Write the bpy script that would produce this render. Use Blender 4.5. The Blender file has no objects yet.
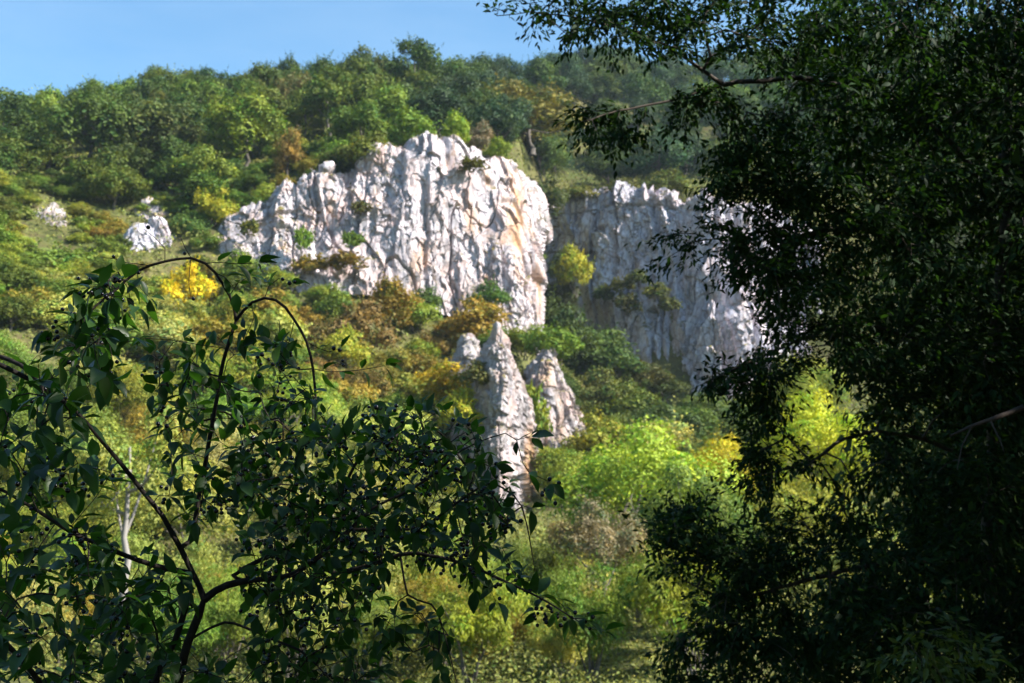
import bpy, math, numpy as np
from mathutils import Vector

S = bpy.context.scene
COL = S.collection
PI = math.pi

# ------------------------------------------------------------------ camera geometry
W, H, FPX = 1024, 683, 1280.0
CAM = np.array([0.0, 0.0, 1.6])
TH = math.atan(140.0 / FPX)
CT, ST = math.cos(TH), math.sin(TH)


def at(px, row, d):
    """world point on the sight line of a photo position, d metres ahead (world y)"""
    a = (np.asarray(px, float) - 512.0) / FPX
    b = (341.5 - np.asarray(row, float)) / FPX
    dy = CT - b * ST
    dz = ST + b * CT
    d = np.asarray(d, float)
    return np.stack(np.broadcast_arrays(a / dy * d, d + 0 * a, CAM[2] + dz / dy * d), -1)


def zrow(row, d):
    b = (341.5 - row) / FPX
    return CAM[2] + d * (ST + b * CT) / (CT - b * ST)


def proj(p):
    p = np.asarray(p, float)
    y = p[..., 1]
    z = p[..., 2] - CAM[2]
    dep = y * CT + z * ST
    up = -y * ST + z * CT
    return 512 + FPX * p[..., 0] / dep, 341.5 - FPX * up / dep


# ------------------------------------------------------------------ numpy noise
def _hash(i, j, k, s):
    h = (i * 374761393 + j * 668265263 + k * 2147483647 + s * 1274126177) & 0xFFFFFFFF
    h = ((h ^ (h >> 13)) * 1274126177) & 0xFFFFFFFF
    h = ((h ^ (h >> 16)) * 2246822519) & 0xFFFFFFFF
    return ((h ^ (h >> 15)) & 0xFFFFFF) / float(0xFFFFFF)


def vnoise(p, s=0):
    p = np.asarray(p, float)
    i = np.floor(p).astype(np.int64)
    f = p - i
    f = f * f * f * (f * (f * 6 - 15) + 10)
    r = 0
    for dx in (0, 1):
        wx = f[..., 0] if dx else 1 - f[..., 0]
        for dy in (0, 1):
            wy = f[..., 1] if dy else 1 - f[..., 1]
            for dz in (0, 1):
                wz = f[..., 2] if dz else 1 - f[..., 2]
                r = r + wx * wy * wz * _hash(i[..., 0] + dx, i[..., 1] + dy, i[..., 2] + dz, s)
    return r * 2 - 1


def fbm(p, s=0, o=4, g=0.5):
    p = np.asarray(p, float)
    r, a = 0, 1.0
    for k in range(o):
        r = r + a * vnoise(p, s + k * 17)
        p = p * 2.03 + 5.7
        a *= g
    return r


def worley_plane(p, s=0, tilt=0.8):
    """broken-block noise: every cell is its own tilted facet"""
    i = np.floor(p).astype(np.int64)
    best = np.full(p.shape[:-1], 1e9)
    out = np.zeros(p.shape[:-1])
    for dx in (-1, 0, 1):
        for dy in (-1, 0, 1):
            for dz in (-1, 0, 1):
                c = i + np.array([dx, dy, dz])
                h = [_hash(c[..., 0], c[..., 1], c[..., 2], s + q) for q in range(7)]
                ctr = c + np.stack(h[:3], -1)
                v = p - ctr
                dist = (v * v).sum(-1)
                val = (h[3] - .5) * 1.3 + tilt * ((h[4] - .5) * v[..., 0] * 2 + (h[5] - .5) * v[..., 1] * 2 + (h[6] - .5) * v[..., 2] * 2)
                m = dist < best
                best = np.where(m, dist, best)
                out = np.where(m, val, out)
    return out


# ------------------------------------------------------------------ meshes
def mesh_np(name, verts, faces, smooth=False, attrs=None):
    """faces: list of int arrays (n,k)"""
    me = bpy.data.meshes.new(name)
    verts = np.asarray(verts, np.float32).reshape(-1, 3)
    faces = [np.asarray(f, np.int32) for f in faces if len(f)]
    me.vertices.add(len(verts))
    me.vertices.foreach_set('co', verts.ravel())
    loops = np.concatenate([f.ravel() for f in faces]) if faces else np.zeros(0, np.int32)
    tot = np.concatenate([np.full(len(f), f.shape[1], np.int32) for f in faces])
    start = np.concatenate([[0], np.cumsum(tot)[:-1]]).astype(np.int32)
    me.loops.add(len(loops))
    me.loops.foreach_set('vertex_index', loops)
    me.polygons.add(len(tot))
    me.polygons.foreach_set('loop_start', start)
    me.polygons.foreach_set('loop_total', tot)
    me.polygons.foreach_set('use_smooth', np.full(len(tot), smooth, bool))
    for k, v in (attrs or {}).items():
        a = me.attributes.new(k, 'FLOAT', 'POINT')
        a.data.foreach_set('value', np.asarray(v, np.float32))
    me.update(calc_edges=True)
    return me


def link(name, me, mat=None, parent=None):
    o = bpy.data.objects.new(name, me)
    COL.objects.link(o)
    if me is not None and mat is not None and not me.materials:
        me.materials.append(mat)
    if parent is not None:
        o.parent = parent
    return o


def tag(o, label, cat, group=None, kind=None):
    if label:
        o['label'] = label
    if cat:
        o['category'] = cat
    if group:
        o['group'] = group
    if kind:
        o['kind'] = kind
    return o


def empty(name, loc, rz=0.0):
    o = bpy.data.objects.new(name, None)
    COL.objects.link(o)
    o.location = loc
    o.rotation_euler = (0, 0, rz)
    o.empty_display_size = 0.3
    return o


class Tubes:
    """collects tapered tubes along polylines into one mesh"""

    def __init__(self):
        self.v, self.f, self.n = [], [], 0

    def add(self, pts, rad, sides=6):
        pts = np.asarray(pts, float)
        rad = np.asarray(rad, float)
        if len(pts) < 2:
            return
        t = np.gradient(pts, axis=0)
        t /= np.linalg.norm(t, axis=1, keepdims=True) + 1e-9
        ref = np.array([0.31, 0.88, 0.2])
        u = np.cross(t, ref)
        u /= np.linalg.norm(u, axis=1, keepdims=True) + 1e-9
        w = np.cross(t, u)
        an = np.arange(sides) / sides * 2 * PI
        ring = pts[:, None] + rad[:, None, None] * (np.cos(an)[None, :, None] * u[:, None] + np.sin(an)[None, :, None] * w[:, None])
        k = len(pts)
        self.v.append(ring.reshape(-1, 3))
        i = np.arange(k - 1)[:, None] * sides
        j = np.arange(sides)[None]
        j2 = (j + 1) % sides
        q = np.stack([i + j, i + j2, i + sides + j2, i + sides + j], -1).reshape(-1, 4) + self.n
        self.f.append(q)
        self.n += k * sides

    def mesh(self, name):
        return mesh_np(name, np.concatenate(self.v), [np.concatenate(self.f)], smooth=True)


# ------------------------------------------------------------------ materials
def new_mat(name):
    m = bpy.data.materials.new(name)
    m.use_nodes = True
    nt = m.node_tree
    for n in list(nt.nodes):
        nt.nodes.remove(n)
    out = nt.nodes.new('ShaderNodeOutputMaterial')
    return m, nt, out


def N(nt, typ, **kw):
    n = nt.nodes.new(typ)
    for k, v in kw.items():
        if k.startswith('i_'):
            n.inputs[k[2:].replace('_', ' ')].default_value = v
        else:
            setattr(n, k, v)
    return n


def mix(nt, f, a, b, blend='MIX'):
    n = N(nt, 'ShaderNodeMix', data_type='RGBA', blend_type=blend)
    for sock, val in ((n.inputs[0], f), (n.inputs[6], a), (n.inputs[7], b)):
        if hasattr(val, 'links'):
            nt.links.new(val, sock)
        else:
            sock.default_value = val if not isinstance(val, tuple) else (*val, 1)[:4]
    return n.outputs[2]


def maprange(nt, v, a, b, c=0.0, d=1.0):
    n = N(nt, 'ShaderNodeMapRange')
    nt.links.new(v, n.inputs[0])
    for i, x in enumerate((a, b, c, d)):
        n.inputs[i + 1].default_value = x
    return n.outputs[0]


def noise(nt, vec, scale, detail=4, rough=0.55, mapscale=None):
    if mapscale:
        mp = N(nt, 'ShaderNodeMapping')
        mp.inputs['Scale'].default_value = mapscale
        nt.links.new(vec, mp.inputs[0])
        vec = mp.outputs[0]
    n = N(nt, 'ShaderNodeTexNoise')
    n.inputs['Scale'].default_value = scale
    n.inputs['Detail'].default_value = detail
    n.inputs['Roughness'].default_value = rough
    nt.links.new(vec, n.inputs['Vector'])
    return n.outputs['Fac']


def leaf_mat(name, base=None, rough=0.55, spec=0.25, trans=0.4, spread=0.55, yellow=(1.5, 1.15, 0.6), yfrac=0.25, tcol=(1.2, 1.15, 0.6), patch=False):
    """foliage: colour from the object (or fixed), varied leaf by leaf, partly translucent"""
    m, nt, out = new_mat(name)
    at_ = N(nt, 'ShaderNodeAttribute', attribute_name='tint')
    if base is None:
        oi = N(nt, 'ShaderNodeObjectInfo')
        c = oi.outputs['Color']
    else:
        rgb = N(nt, 'ShaderNodeRGB')
        rgb.outputs[0].default_value = (*base, 1)
        c = rgb.outputs[0]
    val = maprange(nt, at_.outputs['Fac'], 0, 1, 1 - spread, 1 + spread)
    cmb = N(nt, 'ShaderNodeCombineColor')
    for i in range(3):
        nt.links.new(val, cmb.inputs[i])
    c = mix(nt, 1.0, c, cmb.outputs[0], 'MULTIPLY')
    if patch:   # boughs of one crown differ: some older, some turning
        tcn = N(nt, 'ShaderNodeTexCoord')
        oi2 = N(nt, 'ShaderNodeObjectInfo')
        of = N(nt, 'ShaderNodeVectorMath', operation='ADD')
        nt.links.new(tcn.outputs['Object'], of.inputs[0])
        rm = N(nt, 'ShaderNodeMath', operation='MULTIPLY')
        rm.inputs[1].default_value = 60
        nt.links.new(oi2.outputs['Random'], rm.inputs[0])
        nt.links.new(rm.outputs[0], of.inputs[1])
        pn = noise(nt, of.outputs[0], 3.2, 3, .6)
        pn2 = noise(nt, of.outputs[0], 5.5, 3, .6)
        c = mix(nt, maprange(nt, pn, .50, .64), c, mix(nt, 1.0, c, (1.2, 1.1, .75), 'MULTIPLY'))
        c = mix(nt, maprange(nt, pn2, .50, .62), c, mix(nt, 1.0, c, (.44, .74, .62), 'MULTIPLY'))
    # some leaves turn yellowish
    a2 = N(nt, 'ShaderNodeMath', operation='MULTIPLY')
    a2.inputs[1].default_value = 7.31
    nt.links.new(at_.outputs['Fac'], a2.inputs[0])
    fr = N(nt, 'ShaderNodeMath', operation='FRACT')
    nt.links.new(a2.outputs[0], fr.inputs[0])
    yf = maprange(nt, fr.outputs[0], 1 - yfrac, 1.0, 0, 0.9)
    yc = mix(nt, 1.0, c, yellow, 'MULTIPLY')
    c = mix(nt, yf, c, yc)
    p = N(nt, 'ShaderNodeBsdfPrincipled')
    p.inputs['Roughness'].default_value = rough
    p.inputs['Specular IOR Level'].default_value = spec
    nt.links.new(c, p.inputs['Base Color'])
    tr = N(nt, 'ShaderNodeBsdfTranslucent')
    tc = mix(nt, 1.0, c, tcol, 'MULTIPLY')
    nt.links.new(tc, tr.inputs['Color'])
    ms = N(nt, 'ShaderNodeMixShader')
    ms.inputs[0].default_value = trans
    nt.links.new(p.outputs[0], ms.inputs[1])
    nt.links.new(tr.outputs[0], ms.inputs[2])
    nt.links.new(ms.outputs[0], out.inputs['Surface'])
    return m


def bark_mat(name, c1, c2, scale=8):
    m, nt, out = new_mat(name)
    tc = N(nt, 'ShaderNodeTexCoord')
    f = noise(nt, tc.outputs['Object'], scale, 5, 0.65, (1, 1, 0.3))
    c = mix(nt, maprange(nt, f, 0.35, 0.65), c1, c2)
    p = N(nt, 'ShaderNodeBsdfPrincipled')
    p.inputs['Roughness'].default_value = 0.85
    p.inputs['Specular IOR Level'].default_value = 0.2
    nt.links.new(c, p.inputs['Base Color'])
    b = N(nt, 'ShaderNodeBump')
    b.inputs['Strength'].default_value = 0.5
    b.inputs['Distance'].default_value = 0.01
    nt.links.new(f, b.inputs['Height'])
    nt.links.new(b.outputs[0], p.inputs['Normal'])
    nt.links.new(p.outputs[0], out.inputs['Surface'])
    return m


def rock_mat(name, light=(0.57, 0.505, 0.52), dark=(0.36, 0.325, 0.345), ochre_amt=1.0, lichen_amt=1.0, moss=1.0):
    m, nt, out = new_mat(name)
    g = N(nt, 'ShaderNodeNewGeometry')
    pos = g.outputs['Position']
    n1 = noise(nt, pos, 0.16, 6, 0.62)
    c = mix(nt, maprange(nt, n1, 0.36, 0.62), dark, light)
    n1b = noise(nt, pos, 0.9, 4, 0.6, (1, 1, 0.45))
    c = mix(nt, maprange(nt, n1b, 0.30, 0.52, 0.75, 0), c, (0.33, 0.31, 0.32))
    # fine chipped texture: short upright flakes of paler and greyer stone
    ns = noise(nt, pos, 1.7, 6, 0.7, (1, 1, 0.36))
    c = mix(nt, maprange(nt, ns, 0.47, 0.58, 0, 0.72), c, (0.25, 0.21, 0.225))
    ns2 = noise(nt, pos, 2.6, 3, 0.6, (1, 1, 0.4))
    c = mix(nt, maprange(nt, ns2, 0.56, 0.66, 0, 0.6), c, (0.70, 0.64, 0.68))
    # stained cracks
    mp_ = N(nt, 'ShaderNodeMapping')
    mp_.inputs['Scale'].default_value = (1, 1, .38)
    wn = N(nt, 'ShaderNodeTexNoise')
    wn.inputs['Scale'].default_value = .8
    nt.links.new(pos, wn.inputs['Vector'])
    va = N(nt, 'ShaderNodeVectorMath', operation='MULTIPLY_ADD')
    va.inputs[1].default_value = (1.6, 1.6, 1.6)
    nt.links.new(wn.outputs['Color'], va.inputs[0])
    nt.links.new(pos, va.inputs[2])
    nt.links.new(va.outputs[0], mp_.inputs[0])
    vo = N(nt, 'ShaderNodeTexVoronoi', feature='DISTANCE_TO_EDGE')
    vo.inputs['Scale'].default_value = .6
    nt.links.new(mp_.outputs[0], vo.inputs['Vector'])
    nk = noise(nt, pos, .35, 3)
    kk = N(nt, 'ShaderNodeMath', operation='MULTIPLY')
    nt.links.new(maprange(nt, vo.outputs['Distance'], 0.0, 0.085, 0.9, 0), kk.inputs[0])
    nt.links.new(maprange(nt, nk, .40, .52), kk.inputs[1])
    c = mix(nt, kk.outputs[0], c, (0.12, 0.10, 0.095))
    # pinkish weathering
    n4 = noise(nt, pos, 0.22, 5, 0.6)
    c = mix(nt, maprange(nt, n4, 0.46, 0.62, 0, 0.5 * ochre_amt), c, (0.50, 0.34, 0.29))
    # ochre run-off streaks, stretched down the face
    n2 = noise(nt, pos, 0.30, 6, 0.6, (1, 1, 0.22))
    at_ = N(nt, 'ShaderNodeAttribute', attribute_name='ochre')
    ad = N(nt, 'ShaderNodeMath', operation='ADD')
    nt.links.new(n2, ad.inputs[0])
    nt.links.new(at_.outputs['Fac'], ad.inputs[1])
    c = mix(nt, maprange(nt, ad.outputs[0], 0.57, 0.80, 0, 0.8 * ochre_amt), c, (0.40, 0.21, 0.085))
    # dark lichen blotches and water streaks
    n3 = noise(nt, pos, 0.7, 6, 0.7, (1, 1, 0.5))
    c = mix(nt, maprange(nt, n3, 0.60, 0.70, 0, 0.6 * lichen_amt), c, (0.13, 0.125, 0.115))
    # grass and moss settle wherever the rock is flat enough
    sp = N(nt, 'ShaderNodeSeparateXYZ')
    nt.links.new(g.outputs['Normal'], sp.inputs[0])
    n5 = noise(nt, pos, 0.35, 5, 0.65)
    mu = N(nt, 'ShaderNodeMath', operation='MULTIPLY_ADD')
    mu.inputs[1].default_value = 0.9
    nt.links.new(n5, mu.inputs[0])
    nt.links.new(sp.outputs[2], mu.inputs[2])
    n6 = noise(nt, pos, 1.3, 3)
    gc = mix(nt, maprange(nt, n6, 0.35, 0.65), (0.075, 0.082, 0.02), (0.17, 0.13, 0.045))
    c = mix(nt, maprange(nt, mu.outputs[0], 1.06, 1.2, 0, moss), c, gc)
    p = N(nt, 'ShaderNodeBsdfPrincipled')
    p.inputs['Roughness'].default_value = 0.9
    p.inputs['Specular IOR Level'].default_value = 0.15
    nt.links.new(c, p.inputs['Base Color'])
    nb = noise(nt, pos, 1.6, 8, 0.7, (1, 1, 0.6))
    b = N(nt, 'ShaderNodeBump')
    b.inputs['Strength'].default_value = 0.7
    b.inputs['Distance'].default_value = 0.14
    nt.links.new(nb, b.inputs['Height'])
    nt.links.new(b.outputs[0], p.inputs['Normal'])
    nt.links.new(p.outputs[0], out.inputs['Surface'])
    return m


def ground_mat(name):
    m, nt, out = new_mat(name)
    g = N(nt, 'ShaderNodeNewGeometry')
    pos = g.outputs['Position']
    a = noise(nt, pos, 0.07, 6, 0.6)
    b_ = noise(nt, pos, 0.6, 5, 0.65)
    c = mix(nt, maprange(nt, a, 0.4, 0.6), (0.06, 0.075, 0.02), (0.12, 0.11, 0.04))
    c = mix(nt, maprange(nt, b_, 0.5, 0.65, 0, 0.8), c, (0.075, 0.055, 0.03))
    p = N(nt, 'ShaderNodeBsdfPrincipled')
    p.inputs['Roughness'].default_value = 0.95
    p.inputs['Specular IOR Level'].default_value = 0.1
    nt.links.new(c, p.inputs['Base Color'])
    bp = N(nt, 'ShaderNodeBump')
    bp.inputs['Strength'].default_value = 0.7
    bp.inputs['Distance'].default_value = 0.3
    nt.links.new(b_, bp.inputs['Height'])
    nt.links.new(bp.outputs[0], p.inputs['Normal'])
    nt.links.new(p.outputs[0], out.inputs['Surface'])
    return m


M_FAR = leaf_mat('far_foliage', None, 0.6, 0.2, 0.25, 0.42, (1.35, 1.12, .7), 0.2, patch=True)
M_NEAR = leaf_mat('shrub_leaf', (0.030, 0.074, 0.016), 0.42, 0.32, 0.38, 0.45, (1.5, 1.2, 0.7), 0.15, (1.5, 1.9, 0.5))
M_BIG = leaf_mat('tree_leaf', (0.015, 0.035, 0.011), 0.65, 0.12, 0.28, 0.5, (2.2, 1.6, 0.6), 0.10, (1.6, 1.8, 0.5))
M_UND = leaf_mat('lightened_bush_leaf', (0.055, 0.085, 0.02), 0.45, 0.4, 0.35, 0.5, (2.2, 1.7, 0.5), 0.25, (1.6, 1.6, 0.5))  # leaf colour lightened in place of sun dapples
M_BARK = bark_mat('far_bark', (0.06, 0.05, 0.04), (0.16, 0.14, 0.12), 3)
M_STEM = bark_mat('shrub_bark', (0.016, 0.013, 0.012), (0.045, 0.036, 0.031), 60)
M_TRUNK = bark_mat('tree_bark', (0.035, 0.028, 0.022), (0.09, 0.075, 0.06), 12)
M_PALE = bark_mat('pale_bark', (0.17, 0.155, 0.14), (0.32, 0.29, 0.26), 3)
M_ROCK = rock_mat('limestone')
M_ROCK_R = rock_mat('shade_blue_limestone', (0.52, 0.505, 0.575), (0.32, 0.31, 0.36), 0.6, 1.0, 1.0)  # base colour carries the blue of the right wall's shade
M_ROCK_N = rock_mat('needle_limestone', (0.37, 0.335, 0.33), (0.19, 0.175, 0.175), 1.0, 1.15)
M_GROUND = ground_mat('hillside_ground')
mb, nt, out = new_mat('black_berry')
p = N(nt, 'ShaderNodeBsdfPrincipled')
p.inputs['Base Color'].default_value = (0.006, 0.005, 0.009, 1)
p.inputs['Roughness'].default_value = 0.25
nt.links.new(p.outputs[0], out.inputs['Surface'])
M_BERRY = mb

# ------------------------------------------------------------------ terrain
PROF = {  # photo column -> ground line as (distance, photo row)
    -200: [(130, 460), (160, 345), (190, 262), (215, 205), (240, 185), (300, 190), (340, 186), (420, 200)],
    0: [(130, 465), (160, 355), (190, 272), (215, 215), (240, 192), (300, 182), (330, 178), (420, 190)],
    120: [(130, 468), (160, 362), (190, 285), (212, 230), (240, 185), (300, 136), (335, 130), (420, 165)],
    215: [(130, 470), (160, 372), (186, 294), (193, 276), (203, 235), (240, 175), (300, 122), (340, 116), (420, 160)],
    330: [(130, 480), (160, 392), (190, 304), (198, 286), (211, 178), (250, 142), (300, 110), (340, 105), (420, 150)],
    430: [(130, 520), (150, 478), (161, 425), (190, 328), (202, 304), (215, 146), (250, 128), (300, 103), (340, 98), (420, 140)],
    520: [(130, 542), (150, 506), (163, 440), (190, 352), (208, 330), (224, 180), (258, 150), (310, 101), (350, 95), (430, 130)],
    552: [(130, 545), (150, 506), (163, 455), (200, 390), (240, 352), (264, 326), (277, 212), (305, 172), (335, 104), (380, 86), (440, 100)],
    600: [(130, 540), (150, 508), (180, 452), (235, 412), (256, 402), (268, 204), (300, 184), (350, 122), (420, 84), (470, 84)],
    700: [(130, 512), (180, 455), (228, 430), (242, 418), (256, 195), (300, 178), (360, 126), (430, 92), (480, 92)],
    780: [(130, 510), (180, 450), (228, 425), (257, 408), (270, 207), (300, 178), (360, 122), (430, 90), (480, 92)],
    900: [(130, 500), (180, 440), (235, 400), (262, 370), (280, 215), (320, 150), (420, 92), (480, 92)],
    1250: [(130, 490), (180, 390), (235, 290), (262, 210), (320, 150), (420, 100), (480, 100)],
}
_pk = sorted(PROF)
_PA = np.array([math.atan((k - 512) / FPX) for k in _pk])
_PR = []
for k in _pk:
    r = [0, 3, 9, 35, 70, 100] + [d for d, _ in PROF[k]] + [620, 1500, 4000]
    z = [0, 0, -1.6, -9, -9.2, -8.6] + [zrow(q, d) for d, q in PROF[k]]
    z += [z[-1] - 15, z[-1] - 60, z[-1] - 90]
    _PR.append((np.array(r, float), np.array(z)))


def ground(x, y):
    x = np.asarray(x, float)
    y = np.asarray(y, float)
    r = np.hypot(x, y)
    az = np.arctan2(x, y)
    a = np.clip(az, _PA[0], _PA[-1])
    zs = np.stack([np.interp(r, R_, Z_) for R_, Z_ in _PR], 0)
    j = np.clip(np.searchsorted(_PA, a) - 1, 0, len(_PA) - 2)
    t = np.clip((a - _PA[j]) / (_PA[j + 1] - _PA[j]), 0, 1)
    sh = np.indices(j.shape)
    z = zs[(j, *sh)] * (1 - t) + zs[(j + 1, *sh)] * t
    back = np.clip((np.abs(az) - 0.9) / 0.9, 0, 1)
    zb = np.minimum(r * 0.04, 12)
    z = z * (1 - back) + zb * back
    n = fbm(np.stack([x * 0.05, y * 0.05, 0 * x], -1), 5, 4)
    return z + n * np.clip((r - 5) / 60, 0, 1.0) * 1.2


az = np.concatenate([np.linspace(-PI, -0.6, 60)[:-1], np.linspace(-0.6, 0.6, 320), np.linspace(0.6, PI, 60)[1:]])
rr = np.concatenate([[0.0], np.linspace(1, 12, 12), np.linspace(14, 180, 70), np.linspace(182, 270, 60), np.linspace(275, 500, 50), np.geomspace(520, 4000, 20)])
A_, R_ = np.meshgrid(az, rr)
gx, gy = R_ * np.sin(A_), R_ * np.cos(A_)
gz = ground(gx, gy)
na, nr = len(az), len(rr)
ii = (np.arange(nr - 1)[:, None] * na + np.arange(na - 1)[None]).ravel()
o = link('ground', mesh_np('ground', np.stack([gx, gy, gz], -1), [np.stack([ii, ii + 1, ii + na + 1, ii + na], -1)], True), M_GROUND)
tag(o, 'grassy hillside ground falling to the valley and rising under the woods', 'ground', kind='structure')

# ------------------------------------------------------------------ cliffs
CLIFF_SURF = {}


def cliff(name, ctrl, label, mat, seed, nu, nv, amp=1.0, jag=4.0, back=14.0, cat='cliff', ochre=(), group=None, rib=1.0, topback=1.0, fs=1.0):
    """ctrl: (photo column, top row, foot row, distance at top, distance at foot)"""
    c = np.array(ctrl, float)
    s = np.linspace(0, 1, len(c))
    u = np.linspace(0, 1, nu)
    # smooth interpolation of the outline
    def ip(k):
        base = np.interp(u, s, c[:, k])
        ker = np.hanning(max(3, nu // len(c) // 2 * 2 + 1))
        ker /= ker.sum()
        pad = len(ker) // 2
        sm = np.convolve(np.pad(base, pad, mode='edge'), ker, 'valid')
        w = np.minimum(1, np.minimum(np.arange(nu), np.arange(nu)[::-1]) / max(1, pad))
        return base * (1 - w) + sm * w
    px, top, foot, dt, db = [ip(k) for k in range(5)]
    j1 = fbm(np.stack([px * 0.05, px * 0 + seed, px * 0], -1), seed, 5, 0.6)
    top = top + j1 * jag
    v = np.linspace(0, 1, nv)
    rows = foot[None] + (top - foot)[None] * v[:, None]
    prof = v[:, None] ** 1.3
    d = db[None] + (dt - db)[None] * prof
    P = at(np.broadcast_to(px[None], rows.shape), rows, d)
    # cap running back into the hill
    ncap = max(6, nv // 6)
    caps = []
    for k in range(1, ncap + 1):
        t = k / ncap
        q = P[-1].copy()
        q[:, 1] += back * t
        q[:, 0] += q[:, 0] / q[:, 1] * back * t * 0.9
        q[:, 2] += topback * 2.0 * math.sin(t * PI / 2) - t * t * 3.5
        caps.append(q)
    P = np.concatenate([P, np.stack(caps)], 0)
    # flanks
    def side(col, sg):
        res = []
        for k in range(1, 23):
            t = k / 22
            q = col.copy()
            q[:, 1] += back * t
            q[:, 0] += q[:, 0] / q[:, 1] * back * t - sg * 2.2 * t
            q[:, 2] -= t * 1.0
            res.append(q)
        return res
    L = side(P[:, 0], -1)[::-1]
    R = side(P[:, -1], 1)
    P = np.concatenate([np.stack(L, 1), P, np.stack(R, 1)], 1)
    nvv, nuu = P.shape[:2]
    dv = np.gradient(P, axis=0)
    du = np.gradient(P, axis=1)
    nrm = np.cross(du, dv)
    nrm /= np.linalg.norm(nrm, axis=-1, keepdims=True) + 1e-9
    for _ in range(12):   # displace along the broad lie of the face, not along every bump
        nrm[1:-1, 1:-1] = (nrm[:-2, 1:-1] + nrm[2:, 1:-1] + nrm[1:-1, :-2] + nrm[1:-1, 2:] + nrm[1:-1, 1:-1]) / 5
    nrm /= np.linalg.norm(nrm, axis=-1, keepdims=True) + 1e-9
    Q = P * fs
    wp = Q + np.stack([fbm(Q * .25, seed + 3, 2), fbm(Q * .25, seed + 4, 2), fbm(Q * .25, seed + 5, 2)], -1) * .35
    dis = 1.7 * fbm(Q * np.array([.07, .07, .04]), seed, 3, .5)
    # stepped buttresses, joints and ledges
    st = fbm(wp * np.array([.085, .085, .006]), seed + 31, 2, .5) * 2.6
    fr = st - np.floor(st)
    dis += 0.85 * (fr - np.clip((fr - .86) / .14, 0, 1) * 1.0 - .4) * rib
    jn = np.abs(vnoise(wp * np.array([.17, .17, .006]), seed + 41))
    dis -= 1.1 * np.clip(1 - jn / .035, 0, 1)
    lg = vnoise(wp * np.array([.018, .018, .15]), seed + 51)
    dis -= .6 * np.clip(1 - np.abs(lg) / .06, 0, 1)
    dis += 0.62 * worley_plane(wp * np.array([.22, .22, .12]), seed + 2, 1.0)
    dis += 0.33 * worley_plane(wp * np.array([.52, .52, .24]), seed + 12, 1.3)
    calm = np.clip(fbm(Q * .09, seed + 61, 2) * 1.6 + .65, .25, 1.2)
    dis += 0.27 * calm * worley_plane(wp * np.array([1.45, 1.45, .7]), seed + 22, 1.2)
    dis = (dis - np.median(dis)) / fs
    P = P + nrm * (dis * amp)[..., None]
    i = (np.arange(nvv - 1)[:, None] * nuu + np.arange(nuu - 1)[None]).ravel()
    q = np.stack([i, i + 1, i + nuu + 1, i + nuu], -1)
    oc = np.zeros((nvv, nuu))
    ppx, prow = proj(P)
    for (ox, oy, sx, sy, w) in ochre:
        oc += w * np.exp(-((ppx - ox) / sx) ** 2 - ((prow - oy) / sy) ** 2)
    base = P.reshape(-1, 3)[:].mean(0)
    base[2] = P[0, :, 2].min()
    me = mesh_np(name, P.reshape(-1, 3) - base, [q], False, {'ochre': oc.ravel()})
    o = link(name, me, mat)
    o.location = base
    tag(o, label, cat, group)
    CLIFF_SURF[label] = P
    return P


MAINP = cliff('limestone_cliff', [
    (196, 258, 285, 196, 189), (206, 240, 290, 196, 189), (222, 216, 292, 197, 190), (252, 204, 294, 198, 191), (284, 190, 296, 199, 191),
    (312, 180, 296, 200, 192), (328, 168, 296, 200, 192), (343, 178, 296, 203, 193), (362, 166, 296, 203, 193), (385, 160, 300, 203, 194),
    (412, 153, 306, 203, 195), (438, 144, 312, 204, 196), (456, 147, 316, 206, 197), (478, 156, 320, 208, 198), (502, 158, 330, 211, 195),
    (517, 168, 340, 213, 195), (530, 184, 344, 215, 198),
    (537, 204, 348, 218, 201), (540, 222, 350, 221, 204)],
    'great sunlit white limestone cliff with rust stains, crowned by shrubs', M_ROCK, 11, 430, 230, 1.0, 5.0,
    ochre=((517, 225, 9, 45, .30), (470, 215, 9, 25, .16), (500, 275, 20, 30, .12), (535, 300, 12, 40, .10), (425, 270, 25, 25, .10)))
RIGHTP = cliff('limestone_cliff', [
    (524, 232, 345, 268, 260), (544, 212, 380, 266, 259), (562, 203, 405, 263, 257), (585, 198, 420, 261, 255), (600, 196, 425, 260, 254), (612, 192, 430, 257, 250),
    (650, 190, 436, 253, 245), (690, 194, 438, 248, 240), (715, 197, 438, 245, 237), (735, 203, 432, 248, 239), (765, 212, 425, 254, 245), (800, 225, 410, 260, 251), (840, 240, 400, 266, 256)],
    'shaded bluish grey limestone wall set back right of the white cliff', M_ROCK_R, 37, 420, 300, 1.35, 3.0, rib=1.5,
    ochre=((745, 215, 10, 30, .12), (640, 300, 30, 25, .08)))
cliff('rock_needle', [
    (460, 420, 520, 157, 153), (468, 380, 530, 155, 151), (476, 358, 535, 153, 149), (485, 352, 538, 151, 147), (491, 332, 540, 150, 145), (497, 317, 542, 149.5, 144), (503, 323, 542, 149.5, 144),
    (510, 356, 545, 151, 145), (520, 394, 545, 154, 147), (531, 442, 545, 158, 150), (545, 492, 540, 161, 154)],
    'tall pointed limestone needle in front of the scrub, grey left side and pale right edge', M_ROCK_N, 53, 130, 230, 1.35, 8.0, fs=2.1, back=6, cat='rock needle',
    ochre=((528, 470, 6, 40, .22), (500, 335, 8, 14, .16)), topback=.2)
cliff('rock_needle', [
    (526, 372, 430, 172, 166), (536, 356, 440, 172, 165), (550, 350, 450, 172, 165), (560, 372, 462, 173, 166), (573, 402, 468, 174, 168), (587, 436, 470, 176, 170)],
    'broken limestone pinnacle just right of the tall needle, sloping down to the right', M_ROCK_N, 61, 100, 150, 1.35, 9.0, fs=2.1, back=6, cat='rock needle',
    ochre=((540, 385, 10, 18, .15), (565, 420, 8, 30, .12)), topback=.2)
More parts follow.
